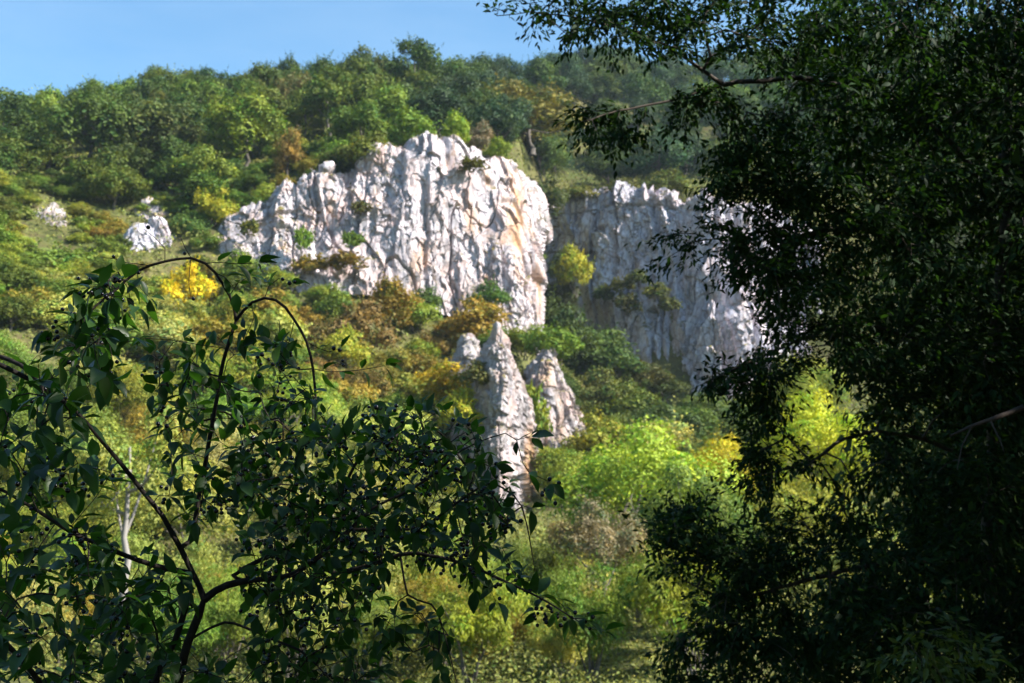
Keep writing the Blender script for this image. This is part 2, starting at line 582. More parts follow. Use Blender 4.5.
cliff('rock_outcrop', [
    (446, 364, 378, 164, 160), (454, 356, 384, 164, 160), (464, 338, 386, 164, 160), (470, 336, 386, 164, 160), (476, 352, 384, 165, 161), (482, 362, 380, 165, 161)],
    'small grey rock tip poking from orange scrub left of the tall needle', M_ROCK_N, 67, 60, 70, .9, 5, fs=2.2, back=4, cat='outcrop', topback=.2)
cliff('rock_outcrop', [
    (127, 246, 276, 193, 190), (135, 234, 282, 193, 189), (150, 222, 284, 194, 189), (166, 225, 284, 195, 190), (179, 242, 280, 196, 192), (186, 254, 276, 197, 194)],
    'small white rock face left of the cliff, behind the arching shrub stem', M_ROCK_R, 71, 90, 80, .9, 4, fs=1.5, back=8, cat='outcrop')
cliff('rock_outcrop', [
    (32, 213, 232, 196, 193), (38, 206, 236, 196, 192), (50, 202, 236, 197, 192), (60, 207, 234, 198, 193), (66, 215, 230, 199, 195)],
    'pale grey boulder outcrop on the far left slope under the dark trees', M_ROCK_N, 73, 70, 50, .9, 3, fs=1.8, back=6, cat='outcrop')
cliff('rock_outcrop', [
    (136, 212, 228, 206, 204), (146, 202, 230, 206, 203), (158, 201, 230, 207, 203), (170, 210, 228, 208, 205)],
    'small pinkish rock step high above the little white rock face', M_ROCK, 79, 50, 40, .9, 3, fs=1.8, back=6, cat='outcrop', ochre=((150, 215, 20, 10, .1),))

# ------------------------------------------------------------------ far tree prototypes


def frame_from(n, rng, up=None):
    r = rng.normal(size=n.shape) if up is None else up
    t = np.cross(n, r)
    t /= np.linalg.norm(t, axis=1, keepdims=True) + 1e-9
    b = np.cross(n, t)
    return t, b


def cards(P, n, size, aspect, rng, long_dir=None, tint=None):
    """leaf sprays as pointed quads, folded a little along the middle"""
    m = len(P)
    n = n / (np.linalg.norm(n, axis=1, keepdims=True) + 1e-9)
    if long_dir is None:
        t, b = frame_from(n, rng)
    else:
        b = long_dir - (long_dir * n).sum(1, keepdims=True) * n
        b /= np.linalg.norm(b, axis=1, keepdims=True) + 1e-9
        t = np.cross(n, b)
    s = size[:, None]
    w = s * aspect * 0.5
    a = P - b * s * .5
    c = P + b * s * .5
    l = P - t * w + n * s * .10 - b * s * .06
    r = P + t * w + n * s * .10 - b * s * .06
    V = np.stack([a, l, c, r], 1).reshape(-1, 3)
    i = np.arange(m)[:, None] * 4
    F = i + np.array([[0, 1, 2, 3]])
    tt = rng.random(m) if tint is None else tint
    return V, F, np.repeat(tt, 4)


def crown_proto(name, seed, kind, ncards, size):
    """unit tree: height 1, crown about 1 wide"""
    rng = np.random.default_rng(seed)
    nl = {'round': 26, 'oval': 22, 'shrub': 18, 'wispy': 20, 'open': 15}[kind]
    cz, rx, rz = {'round': (.50, .38, .38), 'oval': (.50, .30, .42), 'shrub': (.42, .38, .38), 'wispy': (.58, .30, .36), 'open': (.62, .36, .30)}[kind]
    d = rng.normal(size=(nl, 3))
    d[:, 2] = np.abs(d[:, 2]) * 1.2 - .7
    d /= np.linalg.norm(d, axis=1, keepdims=True)
    rad = rng.uniform(.55, 1.0, nl)[:, None]
    C = d * np.array([rx, rx, rz]) * rad
    C[:, 2] += cz
    LR = rng.uniform(.10, .19, nl) * (1.05 if kind != 'open' else .85)
    if kind == 'wispy':
        LR *= .8
    LR *= np.where(d[:, 2] > .5, .85, 1)
    wts = LR ** 2
    which = rng.choice(nl, ncards, p=wts / wts.sum())
    dd = rng.normal(size=(ncards, 3))
    dd[:, 2] += .25
    dd /= np.linalg.norm(dd, axis=1, keepdims=True)
    # outline of each lobe broken by its own bumps
    bump = 1 + .35 * vnoise(dd * 2.3 + which[:, None] * 3.1, seed) + .25 * vnoise(dd * 5 + which[:, None] * 1.7, seed + 1)
    rfac = (.55 + .5 * rng.random(ncards) ** .6) * bump
    P = C[which] + dd * (LR[which] * rfac)[:, None] * np.array([1, 1, .85])
    n = dd * 1.1 + rng.normal(size=dd.shape) * .4 + np.array([0, 0, .35])
    sz = size * rng.uniform(.55, 1.3, ncards)
    # sprigs standing out of the crown
    ns = 60 if kind != 'wispy' else 140
    SP = []
    for k in range(ns):
        j = rng.integers(nl)
        v = rng.normal(size=3)
        v[2] = abs(v[2]) * 1.4 + .2
        v /= np.linalg.norm(v)
        L = rng.uniform(.06, .16) * (1.3 if kind == 'wispy' else 1)
        st = C[j] + v * LR[j] * .9
        for q in np.linspace(0, 1, 7):
            SP.append(st + v * L * q + rng.normal(size=3) * .008)
    SP = np.array(SP)
    P = np.concatenate([P, SP])
    n = np.concatenate([n, rng.normal(size=SP.shape) + [0, -.2, .4]])
    sz = np.concatenate([sz, size * rng.uniform(.45, .85, len(SP))])
    cl = np.concatenate([which, rng.integers(0, nl, len(SP))])
    lobe_t = rng.random(nl)
    tint = np.clip(.62 * rng.random(len(P)) + .38 * lobe_t[cl], 0, 1)
    ld = None
    if kind == 'wispy':
        ld = np.array([0, 0, 1.0]) + rng.normal(size=P.shape) * .45
    V, F, T = cards(P, n, sz, .55 if kind != 'wispy' else .3, rng, ld, tint)
    crown = mesh_np(name + '_crown', V, [F], False, {'tint': T})
    tb = Tubes()
    if kind in ('wispy', 'shrub'):
        for k in range(7 if kind == 'wispy' else 5):
            j = rng.integers(nl)
            b0 = np.array([rng.normal() * .03, rng.normal() * .03, -.05])
            t = np.linspace(0, 1, 6)[:, None]
            e = C[j]
            mid = np.array([e[0] * .3, e[1] * .3, e[2] * .6])
            pts = b0 * (1 - t) ** 2 + 2 * mid * t * (1 - t) + e * t ** 2
            tb.add(pts, np.linspace(.010, .003, 6), 5)
    else:
        top = np.array([rng.normal() * .03, rng.normal() * .03, cz + .1])
        t = np.linspace(0, 1, 8)[:, None]
        pts = np.array([0, 0, -.06]) * (1 - t) + top * t
        pts[1:-1, :2] += rng.normal(size=(6, 2)) * .012
        tb.add(pts, np.interp(np.linspace(0, 1, 8), [0, .1, 1], [.034, .024, .008]), 7)
        for k in range(9):
            j = rng.integers(nl)
            s0 = pts[rng.integers(3, 7)]
            t = np.linspace(0, 1, 5)[:, None]
            q = s0 * (1 - t) + C[j] * t
            q[:, 2] -= .05 * np.sin(t[:, 0] * PI)
            tb.add(q, np.linspace(.011, .003, 5), 5)
    return crown, tb.mesh(name + '_trunk')


PROTO = {}
for k, (kind, n, nc, sz) in {'round': ('round', 4, 5200, .050), 'oval': ('oval', 3, 4800, .048), 'shrub': ('shrub', 4, 3000, .062), 'open': ('open', 2, 3400, .048), 'tuft': ('shrub', 3, 420, .15), 'bank': ('round', 2, 42000, .0135),
                             'roundm': ('round', 2, 16000, .026), 'shrubm': ('shrub', 2, 12000, .028), 'wispym': ('wispy', 3, 7500, .038), 'openm': ('open', 2, 8000, .026)}.items():
    PROTO[k] = [crown_proto(k, 100 + 7 * q + hash_ * 31, kind, nc, sz) for q in range(n) for hash_ in [len(k) + ord(k[0])]]
for ls in PROTO.values():
    for c_, t_ in ls:
        c_.materials.append(M_FAR)
        t_.materials.append(M_BARK)

TREES = []
RNG = np.random.default_rng(2024)
SRC = {}


def plant(name, kind, base, width, height, color, zone, cat='tree', label=None, variant=None, rz=None, bark=None, adj=None, shape=None):
    base = np.asarray(base, float)
    ls = PROTO[kind]
    k = int(RNG.integers(len(ls))) if variant is None else variant
    root = empty(name, base, RNG.uniform(0, 2 * PI) if rz is None else rz)
    root.scale = (width * 1.22, width * 1.22, height * 1.06)
    kids = []
    for part, me in (('crown', ls[k][0]), ('trunk' if kind[:5] not in ('shrub', 'wispy', 'tuft') else 'stem', ls[k][1])):
        src = SRC.get((me.name, part))
        if src is None:
            o = link(part, me, None, root)
            SRC[(me.name, part)] = o
        else:
            o = src.copy()
            COL.objects.link(o)
            o.parent = root
        kids.append(o)
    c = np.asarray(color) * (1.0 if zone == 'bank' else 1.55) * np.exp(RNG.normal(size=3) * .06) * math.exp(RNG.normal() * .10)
    if c[1] > c[0]:
        c = c * np.array([1.04, 1.0, .8])
    kids[0].color = (*np.minimum(c, .6), 1)
    c = c / (1.0 if zone == 'bank' else 1.55)
    if bark:
        kids[1].material_slots[0].link = 'OBJECT'
        kids[1].material_slots[0].material = bark
    cpx, crow = proj(base + np.array([0, 0, height * .6]))
    TREES.append(dict(o=root, px=float(cpx), row=float(crow), d=float(base[1]), w=width, h=height, c=c, zone=zone, cat=cat, label=label, kind=kind, adj=adj))
    return root


OLIVE, DKGREEN, MIDGREEN, BROWN = (.060, .082, .014), (.033, .056, .012), (.062, .098, .016), (.085, .076, .026)
FRESH, YGREEN, GOLD, YELLOW = (.095, .140, .026), (.140, .163, .024), (.150, .120, .018), (.42, .33, .012)
ORANGE, RUST, PALE, BLUEG = (.190, .122, .020), (.125, .085, .025), (.230, .232, .068), (.026, .050, .026)
LIME, PINKB = (.172, .200, .030), (.150, .105, .065)


def pick(px, row, d):
    r = RNG.random()
    def ch(*opts):
        cols, w = zip(*opts)
        w = np.array(w, float)
        return cols[RNG.choice(len(cols), p=w / w.sum())]
    if d > 205 and row < 200:
        if px > 690:
            return ch((BLUEG, 5), (MIDGREEN, 2), (DKGREEN, 3))
        if px > 430:
            return ch((BLUEG, 5), (DKGREEN, 4), (OLIVE, 1))
        if row < 92:
            return ch((OLIVE, 3), (DKGREEN, 5), (BROWN, 1))
        if 230 < px < 430 and row > 120:
            return ch((FRESH, 4), (YGREEN, 3), (MIDGREEN, 3), (GOLD, .6))
        return ch((OLIVE, 4), (DKGREEN, 4), (MIDGREEN, 3), (BROWN, .4), (FRESH, 1))
    if px > 535:
        if row < 430:
            return ch((DKGREEN, 5), (OLIVE, 3), (MIDGREEN, 2))
        return ch((YGREEN, 2), (FRESH, 1), (PALE, 4), (OLIVE, 2))
    if px < 215 and row < 320:
        return ch((FRESH, 3), (OLIVE, 2), (MIDGREEN, 2), (YGREEN, 4), (GOLD, 1), (PALE, 1.5))
    if 300 < px < 535 and row < 390:
        return ch((ORANGE, 4), (RUST, 1.2), (GOLD, 4), (YGREEN, 3), (OLIVE, 2), (FRESH, 1))
    if row < 400:
        return ch((YGREEN, 4), (FRESH, 2), (GOLD, 2), (OLIVE, .7), (PALE, 4))
    return ch((PALE, 5), (YGREEN, 4), (FRESH, 2), (GOLD, 1))


def gpoint(px, d):
    a = (px - 512) / FPX
    x = a * d * 1.012
    return np.array([x, d, float(ground(np.array([x]), np.array([d]))[0])])


PLACED = []


def free(p, r):
    for q, s in PLACED:
        if (p[0] - q[0]) ** 2 + (p[1] - q[1]) ** 2 < ((r + s) * .5) ** 2:
            return False
    return True


def keyplant(name, kind, px, row, d, width, height, color, zone, label, cat='tree', variant=None, ground_it=True, **kw):
    """a tree one can single out: its crown middle sits at the given photo position"""
    b = at(px, row, d)
    b[2] -= height * .6
    if ground_it:
        g = gpoint(px, d)
        b[2] = g[2]
    PLACED.append((b, width * .7))
    return plant(name, kind, b, width, height, color, zone, cat, label, variant, **kw)


# --- singled-out trees and bushes
keyplant('forest_tree', 'round', 532, 110, 268, 22, 15, (.095, .095, .018), 'key', 'broad golden olive tree on the dark wooded slope behind the white cliff top', ground_it=False)
keyplant('forest_tree', 'round', 368, 62, 300, 13, 14, (.045, .058, .018), 'key', 'tall dark tree rising above the skyline straight over the white cliff')
keyplant('forest_tree', 'round', 88, 160, 226, 15, 15, (.048, .085, .016), 'key', 'big dark green tree at the forest edge above the pale boulder outcrop')
keyplant('forest_tree', 'round', 165, 142, 232, 16, 15, (.065, .082, .024), 'key', 'big grey-olive tree with dark gaps left of the lime-green trees')
keyplant('forest_tree', 'round', 245, 125, 228, 15, 14, (.105, .135, .018), 'key', 'bright yellow-green tree at the forest edge above the cliff left end')
keyplant('forest_tree', 'oval', 288, 152, 214, 6, 9, (.155, .105, .022), 'key', 'slim orange-tinged autumn tree at the cliff brink left of the dark bush')
keyplant('cliff_bush', 'shrub', 368, 148, 204, 10, 8.0, (.075, .105, .018), 'key', 'large round dark green bush overhanging the notch in the cliff top', 'bush', ground_it=False)
keyplant('cliff_bush', 'shrub', 342, 158, 206, 6.5, 6.5, (.05, .075, .016), 'key', 'dark bush wedged in the notch of the cliff top', 'bush', ground_it=False)
keyplant('cliff_bush', 'shrub', 216, 202, 201, 7, 7.5, (.20, .18, .018), 'key', 'yellow-green bush above the left end of the cliff', 'bush', ground_it=False)
keyplant('cliff_bush', 'shrub', 190, 224, 198, 6.5, 7, (.045, .08, .02), 'key', 'dark green bush hugging the left end of the cliff', 'bush', ground_it=False)
keyplant('cliff_bush', 'shrub', 456, 126, 208, 5, 6.5, (.13, .20, .02), 'key', 'light green sapling on the highest point of the white cliff', 'bush', ground_it=False)
keyplant('cliff_bush', 'shrub', 497, 148, 213, 5, 4.5, (.13, .18, .02), 'key', 'low bright bush on the right shoulder of the cliff top', 'bush', ground_it=False)
keyplant('cliff_bush', 'shrub', 479, 134, 216, 5, 6, PINKB, 'key', 'bare brownish sapling beside the light green one on the cliff top', 'bush', ground_it=False)
keyplant('cliff_bush', 'shrub', 412, 128, 212, 9, 8.5, (.09, .125, .02), 'key', 'leafy bush above the highest white rock, left of the light green sapling', 'bush', ground_it=False)
keyplant('cliff_bush', 'tuft', 303, 236, 190.5, 2.6, 5, (.10, .17, .02), 'key', 'small upright green bush on the cliff ledge above the dry grass', 'bush', ground_it=False)
keyplant('cliff_bush', 'tuft', 352, 238, 191, 3, 3.5, (.07, .11, .02), 'key', 'small green tuft in the crack right of the ledge', 'bush', ground_it=False)
keyplant('cliff_bush', 'tuft', 345, 259, 190, 6, 3.4, (.14, .105, .03), 'key', 'dry brown scrub on the ledge below the small upright bush', 'bush', ground_it=False)
keyplant('cliff_bush', 'tuft', 310, 261, 190, 5, 3.2, (.16, .13, .025), 'key', 'yellowish dry scrub at the left end of the grassy ledge', 'bush', ground_it=False)
keyplant('cliff_bush', 'tuft', 473, 163, 201, 4.5, 3, (.09, .095, .02), 'key', 'mossy bush clinging just under the cliff top', 'bush', ground_it=False)
keyplant('cliff_bush', 'tuft', 361, 206, 196, 3, 3, (.12, .11, .03), 'key', 'olive tuft on the sunlit face below the notch', 'bush', ground_it=False)
keyplant('cliff_bush', 'tuft', 250, 226, 193, 3, 3.5, (.11, .13, .025), 'key', 'thin green bush on the left part of the sunlit face', 'bush', ground_it=False)
keyplant('cliff_bush', 'shrub', 486, 292, 192, 6, 5.5, (.05, .095, .022), 'key', 'dark green bush at the foot of the white cliff', 'bush', ground_it=False)
keyplant('cliff_bush', 'shrub', 425, 296, 191, 5, 5, (.05, .09, .02), 'key', 'small dark bush between orange scrub and the foot of the cliff', 'bush', ground_it=False)
keyplant('cliff_bush', 'shrub', 575, 264, 243, 7, 10, (.20, .19, .02), 'key', 'yellow-olive bush in the hollow of the shaded rock wall', 'bush', ground_it=False)
keyplant('cliff_bush', 'shrub', 560, 290, 246, 7, 8, (.035, .05, .015), 'key', 'dark bush deep in the gully between the two cliffs', 'bush', ground_it=False)
keyplant('cliff_bush', 'tuft', 628, 300, 243, 5, 5, (.06, .06, .025), 'key', 'dull scrub patch on the left half of the shaded wall', 'bush', ground_it=False)
for k_, (bx, by, bd, bw, bh, nm) in enumerate([(604, 292, 248, 4.5, 3.6, 'first'), (620, 283, 246, 5, 3.8, 'second'), (638, 276, 243, 4.5, 3.4, 'third'), (655, 290, 241, 5, 3.6, 'fourth'), (670, 303, 239, 4.5, 3.4, 'fifth')]):
    keyplant('cliff_bush', 'tuft', bx, by, bd, bw, bh, (.075, .075, .025) if k_ % 2 else (.055, .07, .022), 'key', nm + ' from left of the five dull tufts strung across the shaded wall', 'bush', ground_it=False)
keyplant('cliff_bush', 'shrub', 561, 262, 248, 5, 8, (.03, .045, .014), 'key', 'narrow dark shrub in the cleft between the white cliff and the shaded wall', 'bush', ground_it=False)
keyplant('cliff_bush', 'shrub', 662, 384, 234, 9, 6, (.05, .07, .022), 'key', 'low dark bush on the lower ledge of the shaded wall, nearest the hanging twigs', 'bush', ground_it=False)
keyplant('cliff_bush', 'shrub', 548, 190, 246, 9, 9, (.045, .06, .018), 'key', 'dark bush just behind the right corner of the white cliff', 'bush', ground_it=False)
keyplant('cliff_bush', 'shrub', 582, 192, 262, 9, 5, (.13, .14, .025), 'key', 'grassy green bush on the brink of the shaded wall left end', 'bush', ground_it=False)
keyplant('cliff_bush', 'shrub', 625, 186, 262, 10, 6, (.085, .08, .03), 'key', 'brownish bush on the brink of the shaded wall', 'bush', ground_it=False)
keyplant('cliff_bush', 'shrub', 664, 180, 264, 10, 7, (.10, .11, .025), 'key', 'olive bush on the brink of the shaded wall near the hanging twigs', 'bush', ground_it=False)
keyplant('cliff_bush', 'shrub', 580, 340, 228, 13, 11, (.05, .08, .018), 'key', 'dark rounded tree in the gully below the shaded wall', 'bush', ground_it=False)
keyplant('cliff_bush', 'shrub', 607, 350, 226, 13, 11, (.04, .068, .018), 'key', 'second dark tree in the gully, nearer the wall', 'bush', ground_it=False)
keyplant('cliff_bush', 'shrub', 640, 372, 232, 12, 7, (.05, .065, .022), 'key', 'dark bush line crossing the lower shaded wall', 'bush', ground_it=False)
keyplant('cliff_bush', 'shrub', 596, 385, 205, 9, 9, (.075, .09, .025), 'key', 'grey-green bush right of the broken pinnacle', 'bush', ground_it=False)
keyplant('cliff_bush', 'shrub', 618, 402, 210, 10, 9, (.06, .08, .025), 'key', 'dull green bush above the lime-green valley tree', 'bush', ground_it=False)
keyplant('cliff_bush', 'shrub', 553, 338, 176, 7, 6.5, (.085, .13, .018), 'key', 'green bush capping the broken pinnacle', 'bush', ground_it=False)
keyplant('cliff_bush', 'shrub', 527, 336, 184, 7, 5.5, (.11, .14, .02), 'key', 'yellow-green bush under the right corner of the white cliff', 'bush', ground_it=False)
keyplant('cliff_bush', 'tuft', 535, 412, 160, 4, 9, (.12, .145, .022), 'key', 'tall grassy bush in the cleft between needle and pinnacle', 'bush', ground_it=False)
keyplant('cliff_bush', 'shrub', 562, 468, 150, 5, 8, (.13, .165, .022), 'key', 'yellow-green bush at the right foot of the tall needle', 'bush', ground_it=False)
keyplant('cliff_bush', 'tuft', 476, 372, 149, 3.5, 3.5, (.08, .075, .022), 'key', 'dry tuft on the left shoulder of the tall needle', 'bush', ground_it=False)
keyplant('hillside_tree', 'shrub', 187, 284, 176, 7, 9, YELLOW, 'key', 'brilliant yellow autumn tree under the arching shrub stem', ground_it=False)
keyplant('hillside_tree', 'shrub', 62, 262, 181, 14, 9.5, (.085, .115, .022), 'key', 'wide rounded green bush on the left slope below the pale boulder', 'bush', ground_it=False)
keyplant('hillside_tree', 'shrub', 362, 322, 172, 9, 9, (.13, .085, .028), 'key', 'brownish bush in the scrub below the cliff ledge', 'bush', ground_it=False)
keyplant('hillside_tree', 'shrub', 386, 300, 178, 9, 8, (.19, .125, .020), 'key', 'orange bush directly below the white cliff', 'bush', ground_it=False)
keyplant('hillside_tree', 'shrub', 347, 342, 162, 6, 7, (.20, .20, .02), 'key', 'clear yellow bush in front of the brownish bush', 'bush', ground_it=False)
keyplant('hillside_tree', 'shrub', 474, 314, 182, 9, 7, (.19, .12, .02), 'key', 'orange-brown bush behind the tip of the tall needle', 'bush', ground_it=False)
keyplant('hillside_tree', 'shrub', 452, 378, 156, 8, 6, (.27, .19, .015), 'key', 'golden yellow bush touching the left side of the tall needle', 'bush', ground_it=False)
keyplant('hillside_tree', 'shrub', 460, 405, 150, 6, 6, (.24, .23, .02), 'key', 'lemon yellow bush under the golden one beside the needle', 'bush', ground_it=False)
keyplant('valley_tree', 'roundm', 640, 490, 112, 14, 14.5, (.19, .232, .028), 'key', 'large sunlit lime-green round tree in the valley', ground_it=False)
keyplant('valley_tree', 'roundm', 690, 520, 104, 10, 12, (.095, .135, .026), 'key', 'fresh green tree right beside the large lime-green one', ground_it=False)
keyplant('valley_tree', 'roundm', 722, 475, 128, 8, 10, (.33, .28, .012), 'key', 'golden yellow tree behind the right side of the lime-green one', ground_it=False)
keyplant('valley_tree', 'roundm', 815, 445, 120, 11, 12.5, (.24, .255, .018), 'key', 'brilliant yellow-green tree glowing through the dark branches', ground_it=False)
keyplant('valley_tree', 'roundm', 800, 390, 150, 10, 11, (.14, .16, .03), 'key', 'pale green tree above the brilliant yellow-green one', ground_it=False)
keyplant('valley_tree', 'openm', 602, 552, 82, 6.5, 8.5, PINKB, 'key', 'brownish pink half-bare bush at the foot of the lime-green tree', 'bush', ground_it=False)
keyplant('pale_trunk_tree', 'openm', 128, 478, 74, 8, 11, PALE, 'key', 'thin tree with a pale grey trunk seen through the shrub', bark=M_PALE, ground_it=False)


def scatter(zone, name, kinds, pxr, dr, wr, hr, tries, cat='tree', rowlim=None, skip=None, sp=1.0):
    n = 0
    for _ in range(tries):
        px = RNG.uniform(*pxr)
        d = math.sqrt(RNG.uniform(dr[0] ** 2, dr[1] ** 2))
        w = RNG.uniform(*wr)
        b = gpoint(px, d)
        if skip and skip(px, d):
            continue
        if not free(b, w * sp):
            continue
        h = w * RNG.uniform(*hr)
        _, row = proj(b + [0, 0, h * .6])
        if rowlim and not (rowlim[0] < row < rowlim[1]):
            continue
        PLACED.append((b, w * sp))
        plant(name, kinds[RNG.integers(len(kinds))], b - [0, 0, .3], w, h, pick(px, row, d), zone, cat)
        n += 1
    return n


def on_cliff(px, d):
    if 200 < px < 548 and 188 < d < 212 + max(0, (px - 430)) * .14:
        return True
    if px >= 535 and 226 < d < 272:
        return True
    if 455 < px < 552 and 140 < d < 162:
        return True
    if 16 < px < 82 and 186 < d < 206:
        return True
    if 440 < px < 600 and d < 150 and d > 96:
        return True
    if 520 < px < 592 and 161 < d < 178:
        return True
    return False


cnt = {}
cnt['sky'] = scatter('skyline', 'forest_tree', ['round', 'oval', 'round', 'round'], (-30, 570), (284, 312), (8, 12), (.85, 1.3), 700, sp=.66)
cnt['farsky'] = scatter('farsky', 'forest_tree', ['round', 'oval'], (535, 1010), (385, 445), (11, 15), (.9, 1.05), 240, sp=.9)
cnt['far'] = scatter('farslope', 'forest_tree', ['round', 'oval'], (528, 1010), (276, 384), (10, 14), (.85, 1.05), 520, skip=on_cliff, sp=.9)
cnt['edge'] = scatter('leftslope', 'hillside_shrub', ['shrub', 'shrub', 'round'], (-30, 214), (205, 224), (7.5, 11.5), (.75, 1.0), 200, 'bush', sp=.62, skip=lambda px, d: (5 < px < 90 and d < 217) or (114 < px < 194 and d < 213))
cnt['low'] = scatter('leftslope', 'hillside_shrub', ['shrub'], (2, 205), (163, 216), (3.0, 4.6), (.55, .8), 900, 'bush', sp=.6, skip=lambda px, d: (24 < px < 74 and 184 < d < 206) or (118 < px < 194 and 182 < d < 205))
cnt['brink0'] = scatter('brink', 'brink_shrub', ['shrub'], (196, 335), (203, 234), (4, 7), (.6, .95), 420, 'bush', sp=.66)
cnt['forest'] = scatter('forest', 'forest_tree', ['round', 'oval', 'round', 'open'], (-30, 560), (210, 282), (10.5, 15), (.85, 1.1), 1500, skip=on_cliff, sp=.74)
cnt['slope'] = scatter('leftslope', 'hillside_shrub', ['shrub', 'shrub', 'round'], (-25, 212), (150, 226), (5.0, 9), (.6, .9), 1500, 'bush', sp=.58,
                       skip=lambda px, d: (px > 192 and d > 160) or (10 < px < 86 and 166 < d < 214) or (118 < px < 192 and 164 < d < 220))
cnt['scrub'] = scatter('scrub', 'hillside_shrub', ['shrub', 'shrub', 'round'], (205, 560), (140, 205), (5, 8), (.7, .95), 1500, 'bush', skip=on_cliff, sp=.70)
cnt['brink'] = scatter('brink', 'brink_shrub', ['shrub'], (212, 545), (211, 236), (3.5, 6.5), (.6, .9), 260, 'bush', sp=.8, skip=lambda px, d: px > 430 and d < 216 + (px - 430) * .13)
cnt['gully'] = scatter('gully', 'hillside_shrub', ['shrub', 'round'], (560, 800), (140, 232), (7, 10), (.7, 1.0), 120, 'bush', skip=on_cliff, sp=1.0, rowlim=(350, 470))
cnt['vall'] = scatter('valley', 'valley_tree', ['roundm', 'shrubm', 'openm'], (-20, 430), (100, 142), (7, 10.5), (.75, 1.05), 400, 'tree', skip=on_cliff, sp=.85)
cnt['thick'] = scatter('thicket', 'willow_bush', ['wispym'], (-20, 730), (64, 96), (5, 7.5), (.9, 1.25), 800, 'bush', sp=.74)
cnt['rv'] = scatter('rightvalley', 'valley_tree', ['roundm', 'shrubm'], (700, 1010), (80, 140), (8, 11), (.8, 1.05), 40, 'tree', sp=1.1)
print('TREES', len(TREES), cnt)

# --- one label per tree, from its look and its neighbours
ORD = ['first', 'second', 'third', 'fourth', 'fifth', 'sixth', 'seventh', 'eighth', 'ninth', 'tenth', 'eleventh', 'twelfth', 'thirteenth', 'fourteenth', 'fifteenth', 'sixteenth', 'seventeenth', 'eighteenth', 'nineteenth', 'twentieth']


def colname(c):
    r, g, b = c
    if r > .25:
        return 'yellow'
    if r > g * 1.35:
        return 'orange-brown'
    if r > g * 1.02:
        return 'brownish' if r < .125 else 'golden'
    if g > .165:
        return 'pale green' if b > .04 else 'lime green'
    if g > .118:
        return 'yellow-green'
    if g > .088:
        return 'fresh green'
    if r > g * .68:
        return 'olive'
    return 'dark green'


ZONES = {'skyline': ('along the skyline', [(105, 'at the far left'), (215, 'left of the cliff'), (330, 'above the cliff left end'), (440, 'above the cliff middle'), (2000, 'above the cliff right end')]),
         'farsky': ('on the blue far ridge', [(660, 'left of the hanging twigs'), (2000, 'behind the hanging twigs')]),
         'farslope': ('on the hazy far slope', [(640, 'left side'), (700, 'middle'), (2000, 'behind dark branches')]),
         'forest': ('in the hillside wood', [(75, 'at the far left'), (150, 'above the pale boulder'), (215, 'left of the cliff'), (300, 'above the cliff end'), (400, 'above the notch bush'), (480, 'above the cliff top'), (2000, 'behind the cliff shoulder')]),
         'leftslope': ('on the left slope', [(60, 'at the left edge'), (120, 'left of the white rock face'), (2000, 'beside the white rock face')]),
         'scrub': ('in the scrub', [(260, 'under the cliff left end'), (340, 'under the grassy ledge'), (430, 'under the cliff middle'), (500, 'around the needle'), (2000, 'right of the needle')]),
         'brink': ('along the cliff brink', [(300, 'near its left end'), (420, 'by the notch'), (2000, 'near the summit')]),
         'gully': ('under the shaded wall', [(650, 'above the lime-green tree'), (2000, 'behind dark branches')]),
         'valley': ('on the valley edge', [(110, 'behind left shrub leaves'), (250, 'behind shrub stems'), (400, 'behind dense shrub leaves'), (2000, 'near the needle foot')]),
         'thicket': ('in the valley thicket', [(110, 'behind left shrub leaves'), (250, 'behind shrub stems'), (400, 'behind dense shrub leaves'), (520, 'below the needle'), (2000, 'below the lime-green tree')]),
         'rightvalley': ('behind the dark right tree', [(2000, '')])}
from collections import defaultdict

# ------------------------------------------------------------------ undergrowth between the trees (uncountable)
rng = np.random.default_rng(77)
n = 230000
ux = rng.uniform(-60, 1080, n)
ud = np.where(rng.random(n) < .45, rng.uniform(62, 140, n), np.sqrt(rng.uniform(62 ** 2, 330 ** 2, n)))
keep = ~(((ux > 204) & (ux < 547) & (ud > 197) & (ud < 211)) | ((ux > 536) & (ud > 244) & (ud < 258)))
ux, ud = ux[keep], ud[keep]
x = (ux - 512) / FPX * ud
z = ground(x, ud)
clump = np.clip(fbm(np.stack([x * .12, ud * .12, 0 * x], -1), 9, 3) + .6, .15, 1.6)
P = np.stack([x, ud, z + rng.random(len(x)) ** 1.3 * 2.4 * clump ** 1.5], -1)
nn = rng.normal(size=P.shape) * .7 + np.array([.1, -.5, .8])
V, F, T = cards(P, nn, rng.uniform(.35, .9, len(x)) * np.clip(ud / 170, .35, 1), .5, rng)
o = link('undergrowth', mesh_np('undergrowth', V, [F], False, {'tint': T}), M_FAR)
o.color = (.175, .182, .044, 1)
tag(o, 'low green undergrowth and grass covering the hillside between the trees', 'undergrowth', kind='stuff')


